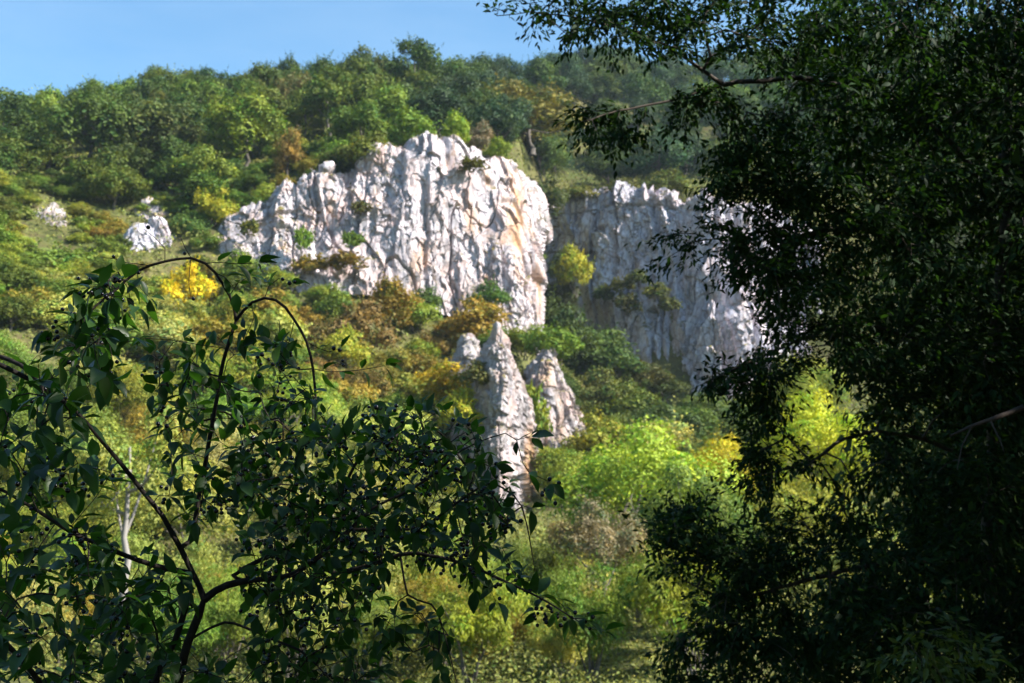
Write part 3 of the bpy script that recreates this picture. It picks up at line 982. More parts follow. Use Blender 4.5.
# ------------------------------------------------------------------ branching plants near the camera
class Plant:
    def __init__(self):
        self.pos, self.par, self.limb, self.fix = [], [], [], []

    def chain(self, pts, start=None, limb=0, step=.05):
        """adds a smooth stem through pts; returns node ids"""
        pts = np.asarray(pts, float)
        if start is not None:
            pts = np.concatenate([[self.pos[start]], pts])
        m = len(pts)
        seg = np.linalg.norm(np.diff(pts, axis=0), axis=1)
        s = np.concatenate([[0], np.cumsum(seg)])
        k = max(2, int(s[-1] / step) + 1)
        q = np.linspace(0, s[-1], k)
        if m >= 3:   # Catmull-Rom by dense linear then smoothing
            dense = np.stack([np.interp(np.linspace(0, s[-1], k * 6), s, pts[:, c]) for c in range(3)], 1)
            w = max(3, int(k * 6 / m / 1.2) | 1)
            ker = np.hanning(w + 2)[1:-1]
            ker /= ker.sum()
            pad = w // 2
            ext = np.concatenate([2 * dense[:1] - dense[1:pad + 1][::-1], dense, 2 * dense[-1:] - dense[-pad - 1:-1][::-1]])
            sm = np.stack([np.convolve(ext[:, c], ker, 'valid') for c in range(3)], 1)
            out_ = sm[np.linspace(0, len(sm) - 1, k).astype(int)]
        else:
            out_ = np.stack([np.interp(q, s, pts[:, c]) for c in range(3)], 1)
        ids = []
        prev = start if start is not None else -1
        wob = np.stack([vnoise(out_ * 9 + q_, 7) for q_ in (0, 31, 77)], 1) * step * .14
        out_ = out_ + wob
        for i, p_ in enumerate(out_):
            if i == 0 and start is not None:
                continue
            self.pos.append(p_)
            self.par.append(prev)
            self.limb.append(limb)
            prev = len(self.pos) - 1
            ids.append(prev)
        return ids

    def nearest(self, p, ok=None):
        a = np.asarray(self.pos)
        d = ((a - p) ** 2).sum(1)
        return int(d.argmin()), math.sqrt(d.min())

    def radii(self, tip, expo, cap):
        n = len(self.pos)
        r = np.zeros(n)
        ch = [0] * n
        acc = np.zeros(n)
        for i in range(n - 1, -1, -1):
            v = acc[i] if acc[i] > 0 else tip ** expo
            r[i] = min(cap, v ** (1 / expo))
            if self.par[i] >= 0:
                acc[self.par[i]] += v
        return r

    def tubes(self, r, root, sides=6):
        """polylines per limb -> {limb: Tubes}"""
        kids = defaultdict(list)
        for i, p_ in enumerate(self.par):
            kids[p_].append(i)
        res = defaultdict(Tubes)
        stack = [(k, None) for k in kids[-1]]
        while stack:
            s, pre = stack.pop()
            line = [s] if pre is None else [pre, s]
            cur = s
            while kids[cur]:
                ks = sorted(kids[cur], key=lambda q: (-(self.limb[q] == self.limb[cur]), -r[q]))
                for o_ in ks[1:]:
                    stack.append((o_, cur))
                if self.limb[ks[0]] != self.limb[cur]:
                    stack.append((ks[0], cur))
                    break
                cur = ks[0]
                line.append(cur)
            if len(line) > 1:
                rad = r[line].copy()
                if pre is not None:
                    rad[0] = min(rad[0], rad[1] * 1.15)
                rad[-1] *= .6
                mx = rad.max()
                res[self.limb[line[-1]]].add(np.array(self.pos)[line] - root, rad, 8 if mx > .008 else 5)
        return res


def leaves(base, dirs, normal, length, width, rng, curl=.25, fold=.35):
    """ovate pointed leaves with a folded midrib: 11 points, 8 faces each"""
    m = len(base)
    b = dirs / (np.linalg.norm(dirs, axis=1, keepdims=True) + 1e-9)
    n = normal - (normal * b).sum(1, keepdims=True) * b
    n /= np.linalg.norm(n, axis=1, keepdims=True) + 1e-9
    t = np.cross(b, n)
    L = length[:, None]
    Wd = width[:, None] * .5
    cu = (rng.normal(size=m) * .2 + curl)[:, None]
    fo = (fold * rng.uniform(.4, 1.6, m))[:, None]
    st = [0, .25, .52, .8, 1.0]
    hw = [0, .82, 1.0, .52, 0]
    mid = [base + b * L * s - n * L * cu * s * s for s in st]
    Ls = [mid[k] - t * Wd * hw[k] + n * Wd * hw[k] * fo for k in (1, 2, 3)]
    Rs = [mid[k] + t * Wd * hw[k] + n * Wd * hw[k] * fo for k in (1, 2, 3)]
    V = np.stack(mid + Ls + Rs, 1).reshape(-1, 3)
    i = np.arange(m)[:, None] * 11
    tri = np.concatenate([i + np.array([[0, 1, 5]]), i + np.array([[3, 4, 7]]), i + np.array([[0, 8, 1]]), i + np.array([[3, 10, 4]])])
    quad = np.concatenate([i + np.array([[1, 2, 6, 5]]), i + np.array([[2, 3, 7, 6]]), i + np.array([[1, 8, 9, 2]]), i + np.array([[2, 9, 10, 3]])])
    return V, tri, quad, np.repeat(rng.random(m), 11)


def leaf_mesh(name, V, tri, quad, T, root):
    return mesh_np(name, V - root, [tri, quad], True, {'tint': T})


def berry_mesh(name, C, r, root):
    ph = (1 + 5 ** .5) / 2
    ico = np.array([(-1, ph, 0), (1, ph, 0), (-1, -ph, 0), (1, -ph, 0), (0, -1, ph), (0, 1, ph), (0, -1, -ph), (0, 1, -ph), (ph, 0, -1), (ph, 0, 1), (-ph, 0, -1), (-ph, 0, 1)], float)
    ico /= np.linalg.norm(ico[0])
    f = np.array([(0, 11, 5), (0, 5, 1), (0, 1, 7), (0, 7, 10), (0, 10, 11), (1, 5, 9), (5, 11, 4), (11, 10, 2), (10, 7, 6), (7, 1, 8), (3, 9, 4), (3, 4, 2), (3, 2, 6), (3, 6, 8), (3, 8, 9), (4, 9, 5), (2, 4, 11), (6, 2, 10), (8, 6, 7), (9, 8, 1)])
    # one subdivision for roundness
    vs = [tuple(v) for v in ico]
    cache, nf = {}, []
    def midp(a, b_):
        k = (min(a, b_), max(a, b_))
        if k not in cache:
            v = np.array(vs[a]) + np.array(vs[b_])
            vs.append(tuple(v / np.linalg.norm(v)))
            cache[k] = len(vs) - 1
        return cache[k]
    for a, b_, c in f:
        ab, bc, ca = midp(a, b_), midp(b_, c), midp(c, a)
        nf += [(a, ab, ca), (b_, bc, ab), (c, ca, bc), (ab, bc, ca)]
    vs, nf = np.array(vs), np.array(nf)
    V = (C[:, None] + vs[None] * r[:, None, None]).reshape(-1, 3) - root
    F = (np.arange(len(C))[:, None, None] * len(vs) + nf[None]).reshape(-1, 3)
    return mesh_np(name, V, [F], True)


def inpoly(poly, rng, n):
    poly = np.array(poly, float)
    lo, hi = poly.min(0), poly.max(0)
    res = []
    while len(res) < n:
        p_ = rng.uniform(lo, hi)
        x_, y_ = p_
        c = False
        j = len(poly) - 1
        for i in range(len(poly)):
            if (poly[i, 1] > y_) != (poly[j, 1] > y_) and x_ < (poly[j, 0] - poly[i, 0]) * (y_ - poly[i, 1]) / (poly[j, 1] - poly[i, 1]) + poly[i, 0]:
                c = not c
            j = i
        if c:
            res.append(p_)
    return np.array(res)


# ---------------------------------------------------------------- the berry shrub
rng = np.random.default_rng(5)


def px3(ls, d0, d1):
    k = len(ls)
    return np.stack([at(a, b_, d0 + (d1 - d0) * i / max(1, k - 1)) for i, (a, b_) in enumerate(ls)])


SH = Plant()
root = at(175, 700, 2.85)
root[2] = float(ground(root[:1], root[1:2])[0]) - .05
trunk = SH.chain([root, root + [.02, 0, .45], at(172, 740, 2.85), at(180, 668, 2.82), at(192, 632, 2.8), at(203, 600, 2.8)], None, 0, .03)
fork = trunk[-1]
LIMB = {}
nl = [0]


def limb(pts, start, d0, d1, step=.03):
    nl[0] += 1
    ids = SH.chain(px3(pts, d0, d1), start, nl[0], step)
    LIMB[nl[0]] = ids
    return ids


l_up = limb([(192, 572), (184, 553), (172, 532), (160, 512), (140, 488), (124, 468), (108, 448), (92, 428), (76, 412), (62, 400), (40, 386)], fork, 2.8, 2.65)
l_ctr = limb([(192, 545), (196, 512), (203, 470), (212, 415), (219, 380), (231, 340), (236, 322)], l_up[3], 2.8, 2.85)
arch1 = limb([(233, 305), (225, 290), (216, 275), (206, 265), (190, 259), (172, 261), (152, 266), (135, 274), (118, 290), (100, 302), (84, 318)], l_ctr[-1], 2.85, 2.7)
arch2 = limb([(240, 318), (246, 308), (258, 300), (272, 298), (286, 306), (298, 324), (306, 342), (311, 362), (314, 390), (315, 425)], l_ctr[-1], 2.85, 2.75)
l_low = limb([(182, 572), (160, 566), (130, 556), (102, 547), (76, 536), (40, 510), (8, 492), (-20, 480)], l_up[1], 2.8, 2.6)
l_right = limb([(216, 590), (235, 583), (262, 580), (292, 578), (318, 560), (345, 535), (372, 510)], fork, 2.8, 2.75)
l_r2 = limb([(230, 577), (262, 560), (300, 545), (335, 505), (352, 470), (372, 446), (396, 428), (420, 415)], l_right[2], 2.8, 2.9)
l_r3 = limb([(330, 575), (370, 565), (410, 552), (448, 560), (490, 574), (530, 592), (556, 606), (574, 618)], l_right[8], 2.78, 2.65)
l_r4 = limb([(400, 495), (430, 478), (462, 452), (490, 437), (505, 432)], l_right[-1], 2.75, 2.75)
l_r5 = limb([(420, 530), (462, 500), (492, 480), (520, 500), (528, 530), (534, 566)], l_right[-3], 2.76, 2.7)
stem2 = limb([(150, 690), (160, 668), (174, 645), (184, 620), (186, 600), (192, 590)], trunk[6], 2.86, 2.84)
l_side = limb([(158, 640), (156, 622), (148, 610), (136, 600), (120, 590)], stem2[6], 2.83, 2.7)
l_bl = limb([(60, 720), (45, 690), (30, 668), (12, 650), (-15, 622)], trunk[3], 2.7, 2.4)
l_mid = limb([(225, 620), (300, 650), (340, 690)], trunk[-4], 2.8, 2.6)
l_dn = limb([(408, 598), (436, 606), (446, 640), (452, 668), (462, 700)], l_r3[6], 2.72, 2.62)
l_in = limb([(-30, 350), (-5, 355), (12, 362), (28, 370), (45, 392)], l_up[-1], 2.6, 2.5)
LEAFN = []   # (node id, size)
# targets: photo regions filled with twigs, spread through real depth
REG = [
    ([(238, 470), (262, 395), (312, 385), (334, 425), (392, 398), (445, 402), (488, 440), (512, 485), (506, 545), (530, 592), (470, 585), (436, 572), (400, 540), (372, 600), (335, 672), (262, 683), (238, 610)], 440, 2.45, 3.25, .78),
    ([(258, 440), (330, 425), (420, 430), (485, 460), (490, 550), (400, 535), (330, 620), (255, 610)], 300, 2.5, 3.1, .76),
    ([(-20, 400), (40, 350), (100, 330), (118, 372), (92, 420), (112, 470), (62, 505), (150, 590), (130, 690), (-20, 690)], 165, 2.15, 3.1, 1.05),
    ([(60, 520), (190, 565), (196, 650), (270, 690), (60, 690)], 120, 2.35, 3.1, .95),
    ([(150, 345), (225, 325), (300, 330), (318, 395), (245, 470), (175, 480), (150, 410)], 85, 2.55, 3.1, .85),
    ([(160, 470), (240, 470), (240, 560), (170, 520)], 16, 2.6, 3.0, .9),
    ([(66, 290), (120, 276), (142, 290), (135, 340), (70, 350)], 34, 2.55, 2.85, 1.1),
    ([(385, 600), (440, 610), (470, 690), (250, 690), (330, 640)], 60, 2.5, 2.9, .85),
    ([(480, 560), (550, 590), (590, 622), (560, 625), (470, 600)], 14, 2.55, 2.8, 1.0),
]
tg = []
for poly, n_, d0, d1, sz in REG:
    pp = inpoly(poly, rng, n_)
    for p_ in pp:
        tg.append((at(p_[0], p_[1], rng.uniform(d0, d1)), sz))
done = np.zeros(len(tg), bool)
TP = np.array([t[0] for t in tg])
twigs = []
order = np.argsort([SH.nearest(p_)[1] for p_ in TP])
for k in order:
    p_, sz = tg[k]
    j, dist = SH.nearest(p_)
    if dist < .03:
        continue
    s0 = SH.pos[j]
    v = p_ - s0
    mid = s0 + v * .5 + rng.normal(size=3) * dist * .10 + np.array([0, 0, dist * .16])
    ids = SH.chain([mid, p_ + [0, 0, -dist * .05]], j, SH.limb[j], .025)
    twigs.append((ids, sz))
# hand-placed tip sprays that stand clear of the mass
for pts, d0, d1, sz in [
    ([(505, 432), (518, 440), (530, 436)], 2.75, 2.72, 1.0), ([(470, 500), (500, 498), (530, 508)], 2.72, 2.7, .9),
    ([(556, 606), (575, 618), (588, 628), (602, 632)], 2.65, 2.62, .95), ([(312, 366), (335, 372), (358, 370), (385, 365)], 2.75, 2.7, .95),
    ([(206, 265), (232, 264), (258, 262)], 2.8, 2.75, .95), ([(258, 302), (270, 285), (282, 276), (290, 280)], 2.82, 2.8, .85), ([(250, 300), (255, 320), (245, 340)], 2.8, 2.8, .9),
    ([(233, 290), (240, 280), (250, 276)], 2.84, 2.82, .8), ([(216, 275), (228, 280), (236, 292)], 2.84, 2.8, .8), ([(300, 326), (290, 338), (284, 352)], 2.82, 2.78, .8), ([(311, 350), (326, 352), (340, 348)], 2.8, 2.78, .85), ([(118, 290), (104, 284), (92, 286)], 2.72, 2.7, 1.0), ([(135, 274), (140, 288), (150, 298)], 2.72, 2.7, .9),
    ([(172, 261), (165, 248), (152, 236), (144, 230)], 2.75, 2.75, 0), ([(190, 259), (184, 248), (180, 238)], 2.78, 2.78, 0), ([(152, 266), (128, 264), (112, 258), (100, 258)], 2.74, 2.7, 0),
    ([(190, 259), (188, 280), (190, 298)], 2.78, 2.76, 0), ([(84, 318), (66, 322), (50, 330)], 2.68, 2.66, 1.1),
    ([(219, 345), (190, 342), (160, 340), (130, 338)], 2.82, 2.75, .8), ([(505, 455), (525, 470), (550, 482)], 2.74, 2.7, .9)]:
    q = px3(pts, d0, d1)
    j, _ = SH.nearest(q[0])
    twigs.append((SH.chain(q[1:], j, SH.limb[j], .025), sz))
rad = SH.radii(.0009, 2.5, .011)
def rmin(ids, a, b_):
    rad[ids] = np.maximum(rad[ids], np.linspace(a, b_, len(ids)))


rmin(trunk, .0135, .0095); rmin(l_up, .0068, .0036); rmin(l_ctr, .0054, .004); rmin(arch1, .0035, .0015); rmin(arch2, .0036, .002)
rmin(l_low, .0065, .003); rmin(l_right, .0052, .0025); rmin(l_r2, .006, .002); rmin(l_r3, .006, .0015); rmin(stem2, .0085, .007); rmin(l_side, .005, .002)
rmin(l_bl, .010, .005); rmin(l_in, .0055, .004); rmin(l_r4, .003, .0012); rmin(l_r5, .003, .0012)
POS = np.array(SH.pos)
lb, ld, ln, ll, lw, lli = [], [], [], [], [], []
bc, br, bli = [], [], []
for ids, sz in twigs:
    if sz == 0:
        for k in ids[::2]:
            if rng.random() < .5:
                bc.append(POS[k] + rng.normal(size=3) * .006 + [0, 0, -.006]); br.append(rng.uniform(.0038, .0052)); bli.append(SH.limb[k])
        continue
    flip = rng.random() * 2 * PI
    for q, k in enumerate(ids):
        if q % 2 == 1 and len(ids) > 2 and q < len(ids) - 1:
            continue
        par = POS[SH.par[k]] if SH.par[k] >= 0 else POS[k] - [0, 0, .1]
        t_ = POS[k] - par
        t_ = t_ / (np.linalg.norm(t_) + 1e-9)
        sd = np.cross(t_, [math.cos(flip + q * 1.2), math.sin(flip + q * 1.2), .3])
        sd /= np.linalg.norm(sd) + 1e-9
        tip = q == len(ids) - 1
        for sgn in ((1, -1, 0) if tip else (1, -1)):
            if rng.random() < .16:
                continue
            dv = t_ * .7 + sd * sgn * .9 + rng.normal(size=3) * .25 + np.array([.12, 0, -.16])
            if sgn == 0:
                dv = t_ + rng.normal(size=3) * .2 + np.array([.12, 0, -.12])
            L = .047 * sz * rng.uniform(.55, 1.25)
            lb.append(POS[k] + dv / np.linalg.norm(dv) * .004)
            ld.append(dv)
            ln.append(np.array([0, -.15, 1.0]) + rng.normal(size=3) * .45)
            ll.append(L)
            lw.append(L * rng.uniform(.42, .60))
            lli.append(SH.limb[k])
    if rng.random() < .26:
        c0 = POS[ids[-1]]
        for _ in range(rng.integers(3, 8)):
            bc.append(c0 + rng.normal(size=3) * .014 + [0, 0, -.008]); br.append(rng.uniform(.0036, .0052)); bli.append(SH.limb[ids[-1]])
print('SHRUB leaves', len(lb), 'berries', len(bc), 'nodes', len(POS))
lb, ld, ln, ll, lw, lli = map(np.array, (lb, ld, ln, ll, lw, lli))
bc, br, bli = map(np.array, (bc, br, bli))
sh = empty('berry_shrub', root)
tag(sh, 'dark leafy shrub with arching stems and small black berries in the near left foreground', 'shrub')
tb = SH.tubes(rad, root)
BR = {}
for li in sorted(tb):
    b_ = link('trunk' if li == 0 else 'branch', tb[li].mesh('shrub_branch'), M_STEM, sh)
    mk = lli == li
    if mk.any():
        link('foliage', leaf_mesh('shrub_foliage', *leaves(lb[mk], ld[mk], ln[mk], ll[mk], lw[mk], rng), root), M_NEAR, b_)
    BR[li] = b_
bpx, brow = proj(bc)
vis = (bpx > 0) & (bpx < W) & (brow > 0) & (brow < H)
big = np.argsort(-(br / bc[:, 1]) * vis)[:95]
bme = berry_mesh('berry', np.zeros((1, 3)), np.ones(1), np.zeros(3))
for k in big:
    b_ = link('berry', bme, M_BERRY, BR[bli[k]])
    b_.location = bc[k] - root
    b_.scale = (br[k],) * 3
rest = np.setdiff1d(np.arange(len(bc)), big)
b_ = link('berries', berry_mesh('shrub_berries', bc[rest], br[rest], root), M_BERRY, sh)
b_['kind'] = 'stuff'

# ---------------------------------------------------------------- the dark tree on the right and its neighbours


def big_tree(name, label, base, trunk_pts, limbs, regions, mat, leaf_len, seed, spray_n, tip=.003, cap=.17, spray_r=.26, cat='tree', droop=.32, bark=None, group=None):
    rng = np.random.default_rng(seed)
    T = Plant()
    base = np.array(base, float)
    tr = T.chain(np.array([base] + [np.array(q) for q in trunk_pts]), None, 0, .15)
    nlm = 0
    for pts in limbs:
        nlm += 1
        j, _ = T.nearest(np.array(pts[0]))
        T.chain(np.array(pts[1:]) if len(pts) > 2 else np.array(pts), j, nlm, .1)
    tgs = []
    wts = []
    for q in regions:
        q, wt = q if isinstance(q, tuple) else (q, 1.0)
        tgs.append(q)
        wts.append(np.full(len(q), wt))
    tgs = np.concatenate(tgs)
    wts = np.concatenate(wts)
    swt = []
    a = np.asarray(T.pos)
    dmin = np.array([np.sqrt(((a - p_) ** 2).sum(1).min()) for p_ in tgs])
    sprays = []
    for k in np.argsort(dmin):
        p_ = tgs[k]
        a = np.asarray(T.pos)
        # prefer growing outwards from nearer-to-trunk nodes
        dd = np.sqrt(((a - p_) ** 2).sum(1))
        j = int(dd.argmin())
        dist = dd[j]
        if dist < .06:
            sprays.append(j)
            swt.append(wts[k])
            continue
        mid = T.pos[j] * .5 + p_ * .5 + rng.normal(size=3) * dist * .08 + np.array([0, 0, dist * .14])
        ids = T.chain([mid, p_], j, T.limb[j], .12)
        sprays.append(ids[-1])
        swt.append(wts[k])
    r = T.radii(tip, 2.35, cap)
    POS = np.array(T.pos)
    LIMBS = np.array(T.limb)
    # each spray: a flat, hanging fan of leaves around the twig end
    S_ = np.array(sprays)
    m = len(S_)
    par = np.array([T.par[k] for k in S_])
    tw = POS[S_] - POS[np.maximum(par, 0)]
    tw /= np.linalg.norm(tw, axis=1, keepdims=True) + 1e-9
    K = spray_n
    swt = np.array(swt)
    idx = np.repeat(np.arange(m), np.maximum(4, (K * swt ** .9).astype(int)))
    MK = len(idx)
    u = rng.random(MK)
    t_ = tw[idx]
    side = np.cross(t_, np.array([0, 0, 1.0]) + rng.normal(size=(m, 3))[idx] * .35)
    side /= np.linalg.norm(side, axis=1, keepdims=True) + 1e-9
    lat = rng.normal(size=MK) * .42
    rs = spray_r * (swt ** .95 * rng.uniform(.65, 1.35, m))[idx]
    P = POS[S_][idx] + t_ * (rs * (u * 1.5 - .55))[:, None] + side * (rs * lat)[:, None] + rng.normal(size=(MK, 3)) * (rs * .16)[:, None]
    P[:, 2] -= droop * rs * (u * .6 + np.abs(lat) * .5)
    dv = t_ * .7 + side * np.sign(lat)[:, None] * .7 + rng.normal(size=P.shape) * .4 + np.array([0, 0, -droop])
    nn = rng.normal(size=P.shape) * .5 + np.array([0, 0, 1.0])
    L = leaf_len * rng.uniform(.55, 1.3, len(P)) * swt[idx] ** .35
    o = empty(name, base)
    tag(o, label, cat, group)
    tb = T.tubes(r, base)
    ll_ = LIMBS[S_][idx]
    for li in sorted(tb):
        b_ = link('trunk' if li == 0 else 'branch', tb[li].mesh(name + '_branch'), bark or M_TRUNK, o)
        mk = ll_ == li
        if mk.any():
            link('foliage', leaf_mesh(name + '_foliage', *leaves(P[mk], dv[mk], nn[mk], L[mk], L[mk] * .40, rng, .2, .3), base), mat, b_)
    print(name, 'leaves', len(P), 'nodes', len(POS))
    return o


rng = np.random.default_rng(9)


def reg(poly, n_, d0, d1):
    pp = inpoly(poly, rng, n_)
    return at(pp[:, 0], pp[:, 1], rng.uniform(d0, d1, len(pp)))


def gz_(x, y):
    return float(ground(np.array([x]), np.array([y]))[0])


tb0 = at(985, 500, 9.0)
tb0[2] = gz_(tb0[0], tb0[1]) - .1
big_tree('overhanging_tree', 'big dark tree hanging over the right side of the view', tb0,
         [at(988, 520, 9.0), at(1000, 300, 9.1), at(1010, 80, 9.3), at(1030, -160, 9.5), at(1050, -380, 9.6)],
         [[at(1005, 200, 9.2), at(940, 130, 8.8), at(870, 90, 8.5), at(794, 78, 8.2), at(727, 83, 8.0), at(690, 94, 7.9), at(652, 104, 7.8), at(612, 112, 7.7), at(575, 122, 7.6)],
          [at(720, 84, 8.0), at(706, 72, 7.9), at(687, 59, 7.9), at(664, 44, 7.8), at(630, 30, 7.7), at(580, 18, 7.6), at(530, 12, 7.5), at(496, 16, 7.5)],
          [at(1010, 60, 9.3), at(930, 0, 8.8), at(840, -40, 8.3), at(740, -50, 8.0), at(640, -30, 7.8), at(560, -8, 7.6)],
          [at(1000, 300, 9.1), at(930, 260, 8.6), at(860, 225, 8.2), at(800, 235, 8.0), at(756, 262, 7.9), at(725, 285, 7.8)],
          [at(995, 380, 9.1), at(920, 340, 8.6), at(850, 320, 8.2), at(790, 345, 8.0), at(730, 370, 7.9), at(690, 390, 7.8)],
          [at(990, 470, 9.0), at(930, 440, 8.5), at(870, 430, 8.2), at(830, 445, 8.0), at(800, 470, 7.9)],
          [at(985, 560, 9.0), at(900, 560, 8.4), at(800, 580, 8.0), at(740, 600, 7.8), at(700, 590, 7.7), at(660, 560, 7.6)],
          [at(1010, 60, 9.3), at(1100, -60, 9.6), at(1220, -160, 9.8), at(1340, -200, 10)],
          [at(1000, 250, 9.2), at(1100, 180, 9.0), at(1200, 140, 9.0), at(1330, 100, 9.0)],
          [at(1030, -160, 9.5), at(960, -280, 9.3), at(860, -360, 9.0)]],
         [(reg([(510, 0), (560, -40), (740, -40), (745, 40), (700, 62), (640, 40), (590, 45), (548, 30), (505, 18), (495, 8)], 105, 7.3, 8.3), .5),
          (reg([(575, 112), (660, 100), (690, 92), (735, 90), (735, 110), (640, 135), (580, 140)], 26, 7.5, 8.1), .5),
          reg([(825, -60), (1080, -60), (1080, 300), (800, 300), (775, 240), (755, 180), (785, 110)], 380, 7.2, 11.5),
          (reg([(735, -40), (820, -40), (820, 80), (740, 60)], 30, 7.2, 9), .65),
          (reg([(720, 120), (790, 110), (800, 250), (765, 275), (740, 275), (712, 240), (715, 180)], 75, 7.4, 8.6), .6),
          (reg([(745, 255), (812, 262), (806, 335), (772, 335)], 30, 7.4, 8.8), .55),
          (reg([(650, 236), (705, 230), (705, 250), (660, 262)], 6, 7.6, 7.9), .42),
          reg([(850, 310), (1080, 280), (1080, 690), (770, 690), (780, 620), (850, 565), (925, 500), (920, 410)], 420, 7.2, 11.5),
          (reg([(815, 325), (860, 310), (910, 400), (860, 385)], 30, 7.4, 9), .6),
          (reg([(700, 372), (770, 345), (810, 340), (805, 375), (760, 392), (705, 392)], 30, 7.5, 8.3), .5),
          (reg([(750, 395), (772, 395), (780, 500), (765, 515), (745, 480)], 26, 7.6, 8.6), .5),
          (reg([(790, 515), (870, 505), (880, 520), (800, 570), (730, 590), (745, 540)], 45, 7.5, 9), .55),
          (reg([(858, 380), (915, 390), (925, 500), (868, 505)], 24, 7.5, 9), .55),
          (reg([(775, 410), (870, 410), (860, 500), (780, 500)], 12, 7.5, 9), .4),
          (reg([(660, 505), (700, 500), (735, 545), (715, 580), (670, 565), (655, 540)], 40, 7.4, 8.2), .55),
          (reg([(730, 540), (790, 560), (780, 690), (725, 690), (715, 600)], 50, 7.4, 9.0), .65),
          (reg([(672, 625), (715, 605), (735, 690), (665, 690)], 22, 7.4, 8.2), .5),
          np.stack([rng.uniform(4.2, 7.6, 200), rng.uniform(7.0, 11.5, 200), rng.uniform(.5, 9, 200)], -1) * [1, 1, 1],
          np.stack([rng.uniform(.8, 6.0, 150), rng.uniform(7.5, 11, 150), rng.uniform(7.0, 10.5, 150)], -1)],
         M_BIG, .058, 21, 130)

# trees added outside or at the edge of view to shade the foreground
def bank_shade_tree(label, x, y, w, h, kind, color, variant):
    o = plant('bank_shade_tree', kind, (x, y, gz_(x, y) - .1), w, h, color, 'bank', 'tree', label, variant)
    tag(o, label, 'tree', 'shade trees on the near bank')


bank_shade_tree('tall unseen shade tree added beyond the right edge, closest to the viewer', 6.2, 2.2, 8.0, 10.5, 'bank', (.03, .055, .018), 0)
bank_shade_tree('broad unseen shade tree added beyond the right edge, behind the viewer', 8.5, -3.0, 9.0, 11.0, 'bank', (.03, .055, .018), 1)
bank_shade_tree('unseen shade tree added on the near bank right behind the big dark tree', 10.5, 10.0, 9.5, 12.5, 'bank', (.035, .06, .018), 0)
bank_shade_tree('dark tree filling the right edge behind the overhanging branches', 9.4, 17.0, 8.0, 13.5, 'bank', (.035, .06, .018), 1)

bank_shade_tree('unseen shade tree added on the near bank behind the viewer, spreading overhead', 1.5, -5.5, 10.0, 11.5, 'bank', (.03, .055, .018), 1)
bank_shade_tree('unseen shade tree added on the near bank behind the viewer, left side', -6.5, -2.5, 8.5, 10.0, 'bank', (.03, .055, .018), 0)
bank_shade_tree('tall unseen shade tree added deeper in the bank wood on the right', 14.5, 1.5, 10.0, 14.0, 'bank', (.03, .055, .018), 0)
bank_shade_tree('unseen shade tree added deeper in the bank wood behind the viewer on the right', 5.0, -10.0, 10.0, 13.0, 'bank', (.03, .055, .018), 0)

bank_shade_tree('unseen shade tree added just outside the right edge beside the big dark tree', 9.0, 5.6, 8.0, 12.0, 'bank', (.03, .055, .018), 1)

# low shaded bush, bottom right; sun dapples imitated by lighter leaf colour
ub = at(960, 640, 6.2)
ub[2] = gz_(ub[0], ub[1]) - .05
big_tree('leafy_bush', 'low bush with yellow-green leaves coloured light as if sun-dappled, in the bottom right corner', ub,
         [at(958, 760, 6.2), at(955, 700, 6.2)],
         [[at(955, 700, 6.2), at(930, 660, 6.1), at(905, 640, 6.0)], [at(955, 700, 6.2), at(975, 640, 6.2), at(965, 600, 6.2)], [at(958, 720, 6.2), at(1000, 670, 6.2), at(1040, 640, 6.2)]],
         [reg([(880, 683), (905, 630), (950, 610), (990, 640), (1010, 690), (990, 760), (890, 760)], 45, 5.8, 6.8)], M_UND, .055, 31, 30, .0015, .02, .16, 'bush', .3)
# a dead limb caught in the dark crown
tbm = Tubes()
pts = np.stack([at(950, 436, 7.05), at(972, 426, 7.1), at(990, 420, 7.1), at(1012, 412, 7.15), at(1060, 392, 7.3)])
o0 = pts[2].copy()
tbm.add(pts - o0, [.006, .010, .013, .016, .022], 7)
tbm.add(np.stack([pts[1], at(962, 446, 7.0), at(957, 470, 6.95)]) - o0, [.006, .004, .002], 5)
tbm.add(np.stack([pts[2], at(1000, 440, 7.0), at(1004, 452, 6.95)]) - o0, [.006, .004, .002], 5)
o = link('dead_branch', tbm.mesh('dead_branch'), bark_mat('dead_wood', (.045, .034, .028), (.09, .07, .055), 20))
o.location = o0
tag(o, 'bare brown dead branch caught among the dark leaves at the right edge', 'branch')

# ------------------------------------------------------------------ labels (trees wholly behind others, by their running number, share one)
HIDDEN = {63, 64, 65, 66, 68, 75, 81, 92, 101, 104, 107, 111, 112, 113, 119, 122, 125, 127, 133, 137, 138, 139, 145, 146, 147, 148, 149, 150, 151, 153, 160, 161, 162, 172, 198, 203, 214, 224, 245, 256, 263, 270, 277, 292, 310, 314, 323, 329, 347, 355, 356, 368, 378, 403, 406, 454, 465, 482, 486, 487, 488, 498, 502, 507, 508, 509, 510, 518, 527, 601, 606, 608}
bk = defaultdict(list)
for k, t in enumerate(TREES):
    if t['zone'] == 'bank':
        continue
    t['hid'] = k in HIDDEN
    if t['label']:
        tag(t['o'], t['label'], t['cat'], 'trees and bushes one can single out' if False else None)
        continue
    zn, segs = ZONES[t['zone']]
    seg = next(s for lim, s in segs if t['px'] < lim)
    size = ''
    bk[(t['zone'], 'HID' if t['hid'] else colname(t['c']), seg)].append(t)
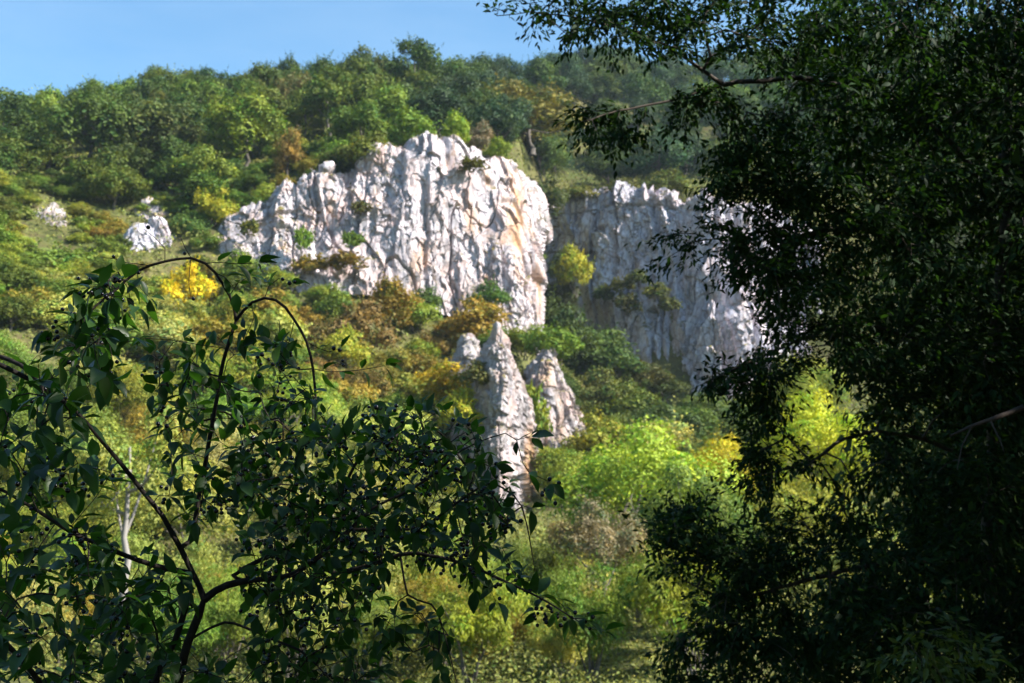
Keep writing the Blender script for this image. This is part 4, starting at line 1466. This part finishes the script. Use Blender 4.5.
for (zone, ocn, seg), ls in bk.items():
    zn = ZONES[zone][0]
    kindw = {'willow_bush': 'wispy bush', 'valley_tree': 'tree', 'hillside_shrub': 'bush', 'brink_shrub': 'bush', 'forest_tree': 'tree'}[ls[0]['o'].name.split('.')[0]]
    ls.sort(key=lambda t: t['px'])
    for i, t in enumerate(ls):
        cn = ocn
        pre = '' if len(ls) == 1 else (('left ' if i == 0 else 'right ') if len(ls) == 2 else '')
        art = ', %s from left' % ORD[min(i, 19)] if len(ls) > 2 else ''
        if cn == 'HID':
            pre, cn, art = '', 'hidden', ', wholly behind others'
        lab = '%s%s %s %s%s%s' % (pre, cn, kindw, zn, (' ' + seg) if seg else '', art)
        tag(t['o'], lab.strip(), t['cat'], {'skyline': 'trees along the skyline', 'farsky': 'trees on the far ridge', 'farslope': 'trees on the hazy far slope', 'forest': 'trees of the hillside wood', 'leftslope': 'bushes on the left slope',
                                        'scrub': 'bushes in the scrub below the cliff', 'gully': 'bushes in the gully', 'brink': 'bushes along the cliff brink', 'valley': 'trees on the valley edge', 'thicket': 'willow bushes in the valley', 'rightvalley': 'trees behind the dark right tree'}[zone])

# ------------------------------------------------------------------ air
bm = bpy.data.meshes.new('haze')
x0, x1, y0, y1, z0, z1 = -900, 900, -60, 4300, -110, 190
vs = [(x, y, z) for x in (x0, x1) for y in (y0, y1) for z in (z0, z1)]
bm.from_pydata(vs, [], [(0, 1, 3, 2), (4, 6, 7, 5), (0, 4, 5, 1), (2, 3, 7, 6), (0, 2, 6, 4), (1, 5, 7, 3)])
m, nt, out = new_mat('haze_air')
pv = N(nt, 'ShaderNodeVolumePrincipled')
pv.inputs['Color'].default_value = (.66, .80, 1.0, 1)
pv.inputs['Density'].default_value = 0.00008
pv.inputs['Anisotropy'].default_value = 0.2
nt.links.new(pv.outputs[0], out.inputs['Volume'])
HAZE = True
if HAZE:
    hz = link('haze', bm, m)
    tag(hz, 'thin blue haze in the valley air', 'haze', kind='stuff')

# ------------------------------------------------------------------ light
SUN = np.array([.76, -.14, .63])
SUN /= np.linalg.norm(SUN)
el = math.asin(SUN[2])
azs = math.atan2(SUN[0], SUN[1])
w = bpy.data.worlds.new('World')
S.world = w
w.use_nodes = True
nt = w.node_tree
for n_ in list(nt.nodes):
    nt.nodes.remove(n_)
out = N(nt, 'ShaderNodeOutputWorld')
bg = N(nt, 'ShaderNodeBackground')
sky = N(nt, 'ShaderNodeTexSky', sky_type='NISHITA')
sky.sun_disc = False
sky.sun_elevation = el
sky.sun_rotation = azs
sky.air_density = 1.0
sky.dust_density = .9
sky.ozone_density = 2.0
bg.inputs['Strength'].default_value = .074
tcw = N(nt, 'ShaderNodeTexCoord')
skyc = mix(nt, 1.0, sky.outputs[0], (.70, 1.0, 1.09), 'MULTIPLY')
wisp = noise(nt, tcw.outputs['Generated'], 2.2, 6, .6, (1.0, 1.0, 3.5))
skyc = mix(nt, maprange(nt, wisp, .42, .8, 0, .18), skyc, (4.6, 5.6, 6.4))
nt.links.new(skyc, bg.inputs['Color'])
nt.links.new(bg.outputs[0], out.inputs['Surface'])
sl = bpy.data.lights.new('sun', 'SUN')
sl.energy = 5.0
sl.angle = math.radians(.53)
sl.color = (1.0, .95, .88)
so = bpy.data.objects.new('sun', sl)
COL.objects.link(so)
so.rotation_euler = Vector(-SUN).to_track_quat('-Z', 'Y').to_euler()
so.location = (40, -20, 60)

# ------------------------------------------------------------------ camera and output
cam = bpy.data.cameras.new('camera')
cam.sensor_width = 36
cam.lens = 36 * FPX / W
cam.clip_start = .05
cam.clip_end = 9000
cam.dof.use_dof = True
cam.dof.focus_distance = 2.75
cam.dof.aperture_fstop = 10.0
co = bpy.data.objects.new('camera', cam)
COL.objects.link(co)
co.location = CAM
co.rotation_euler = (PI / 2 + TH, 0, 0)
S.camera = co
S.view_settings.view_transform = 'Standard'
S.view_settings.look = 'None'
S.view_settings.gamma = 1
S.view_settings.use_curve_mapping = False
S.view_settings.exposure = 1.58
S.cycles.use_denoising = True
S.cycles.max_bounces = 6
S.cycles.diffuse_bounces = 3
S.cycles.glossy_bounces = 2
S.cycles.transmission_bounces = 3
S.cycles.volume_bounces = 1
S.cycles.transparent_max_bounces = 4
S.cycles.sample_clamp_indirect = 6
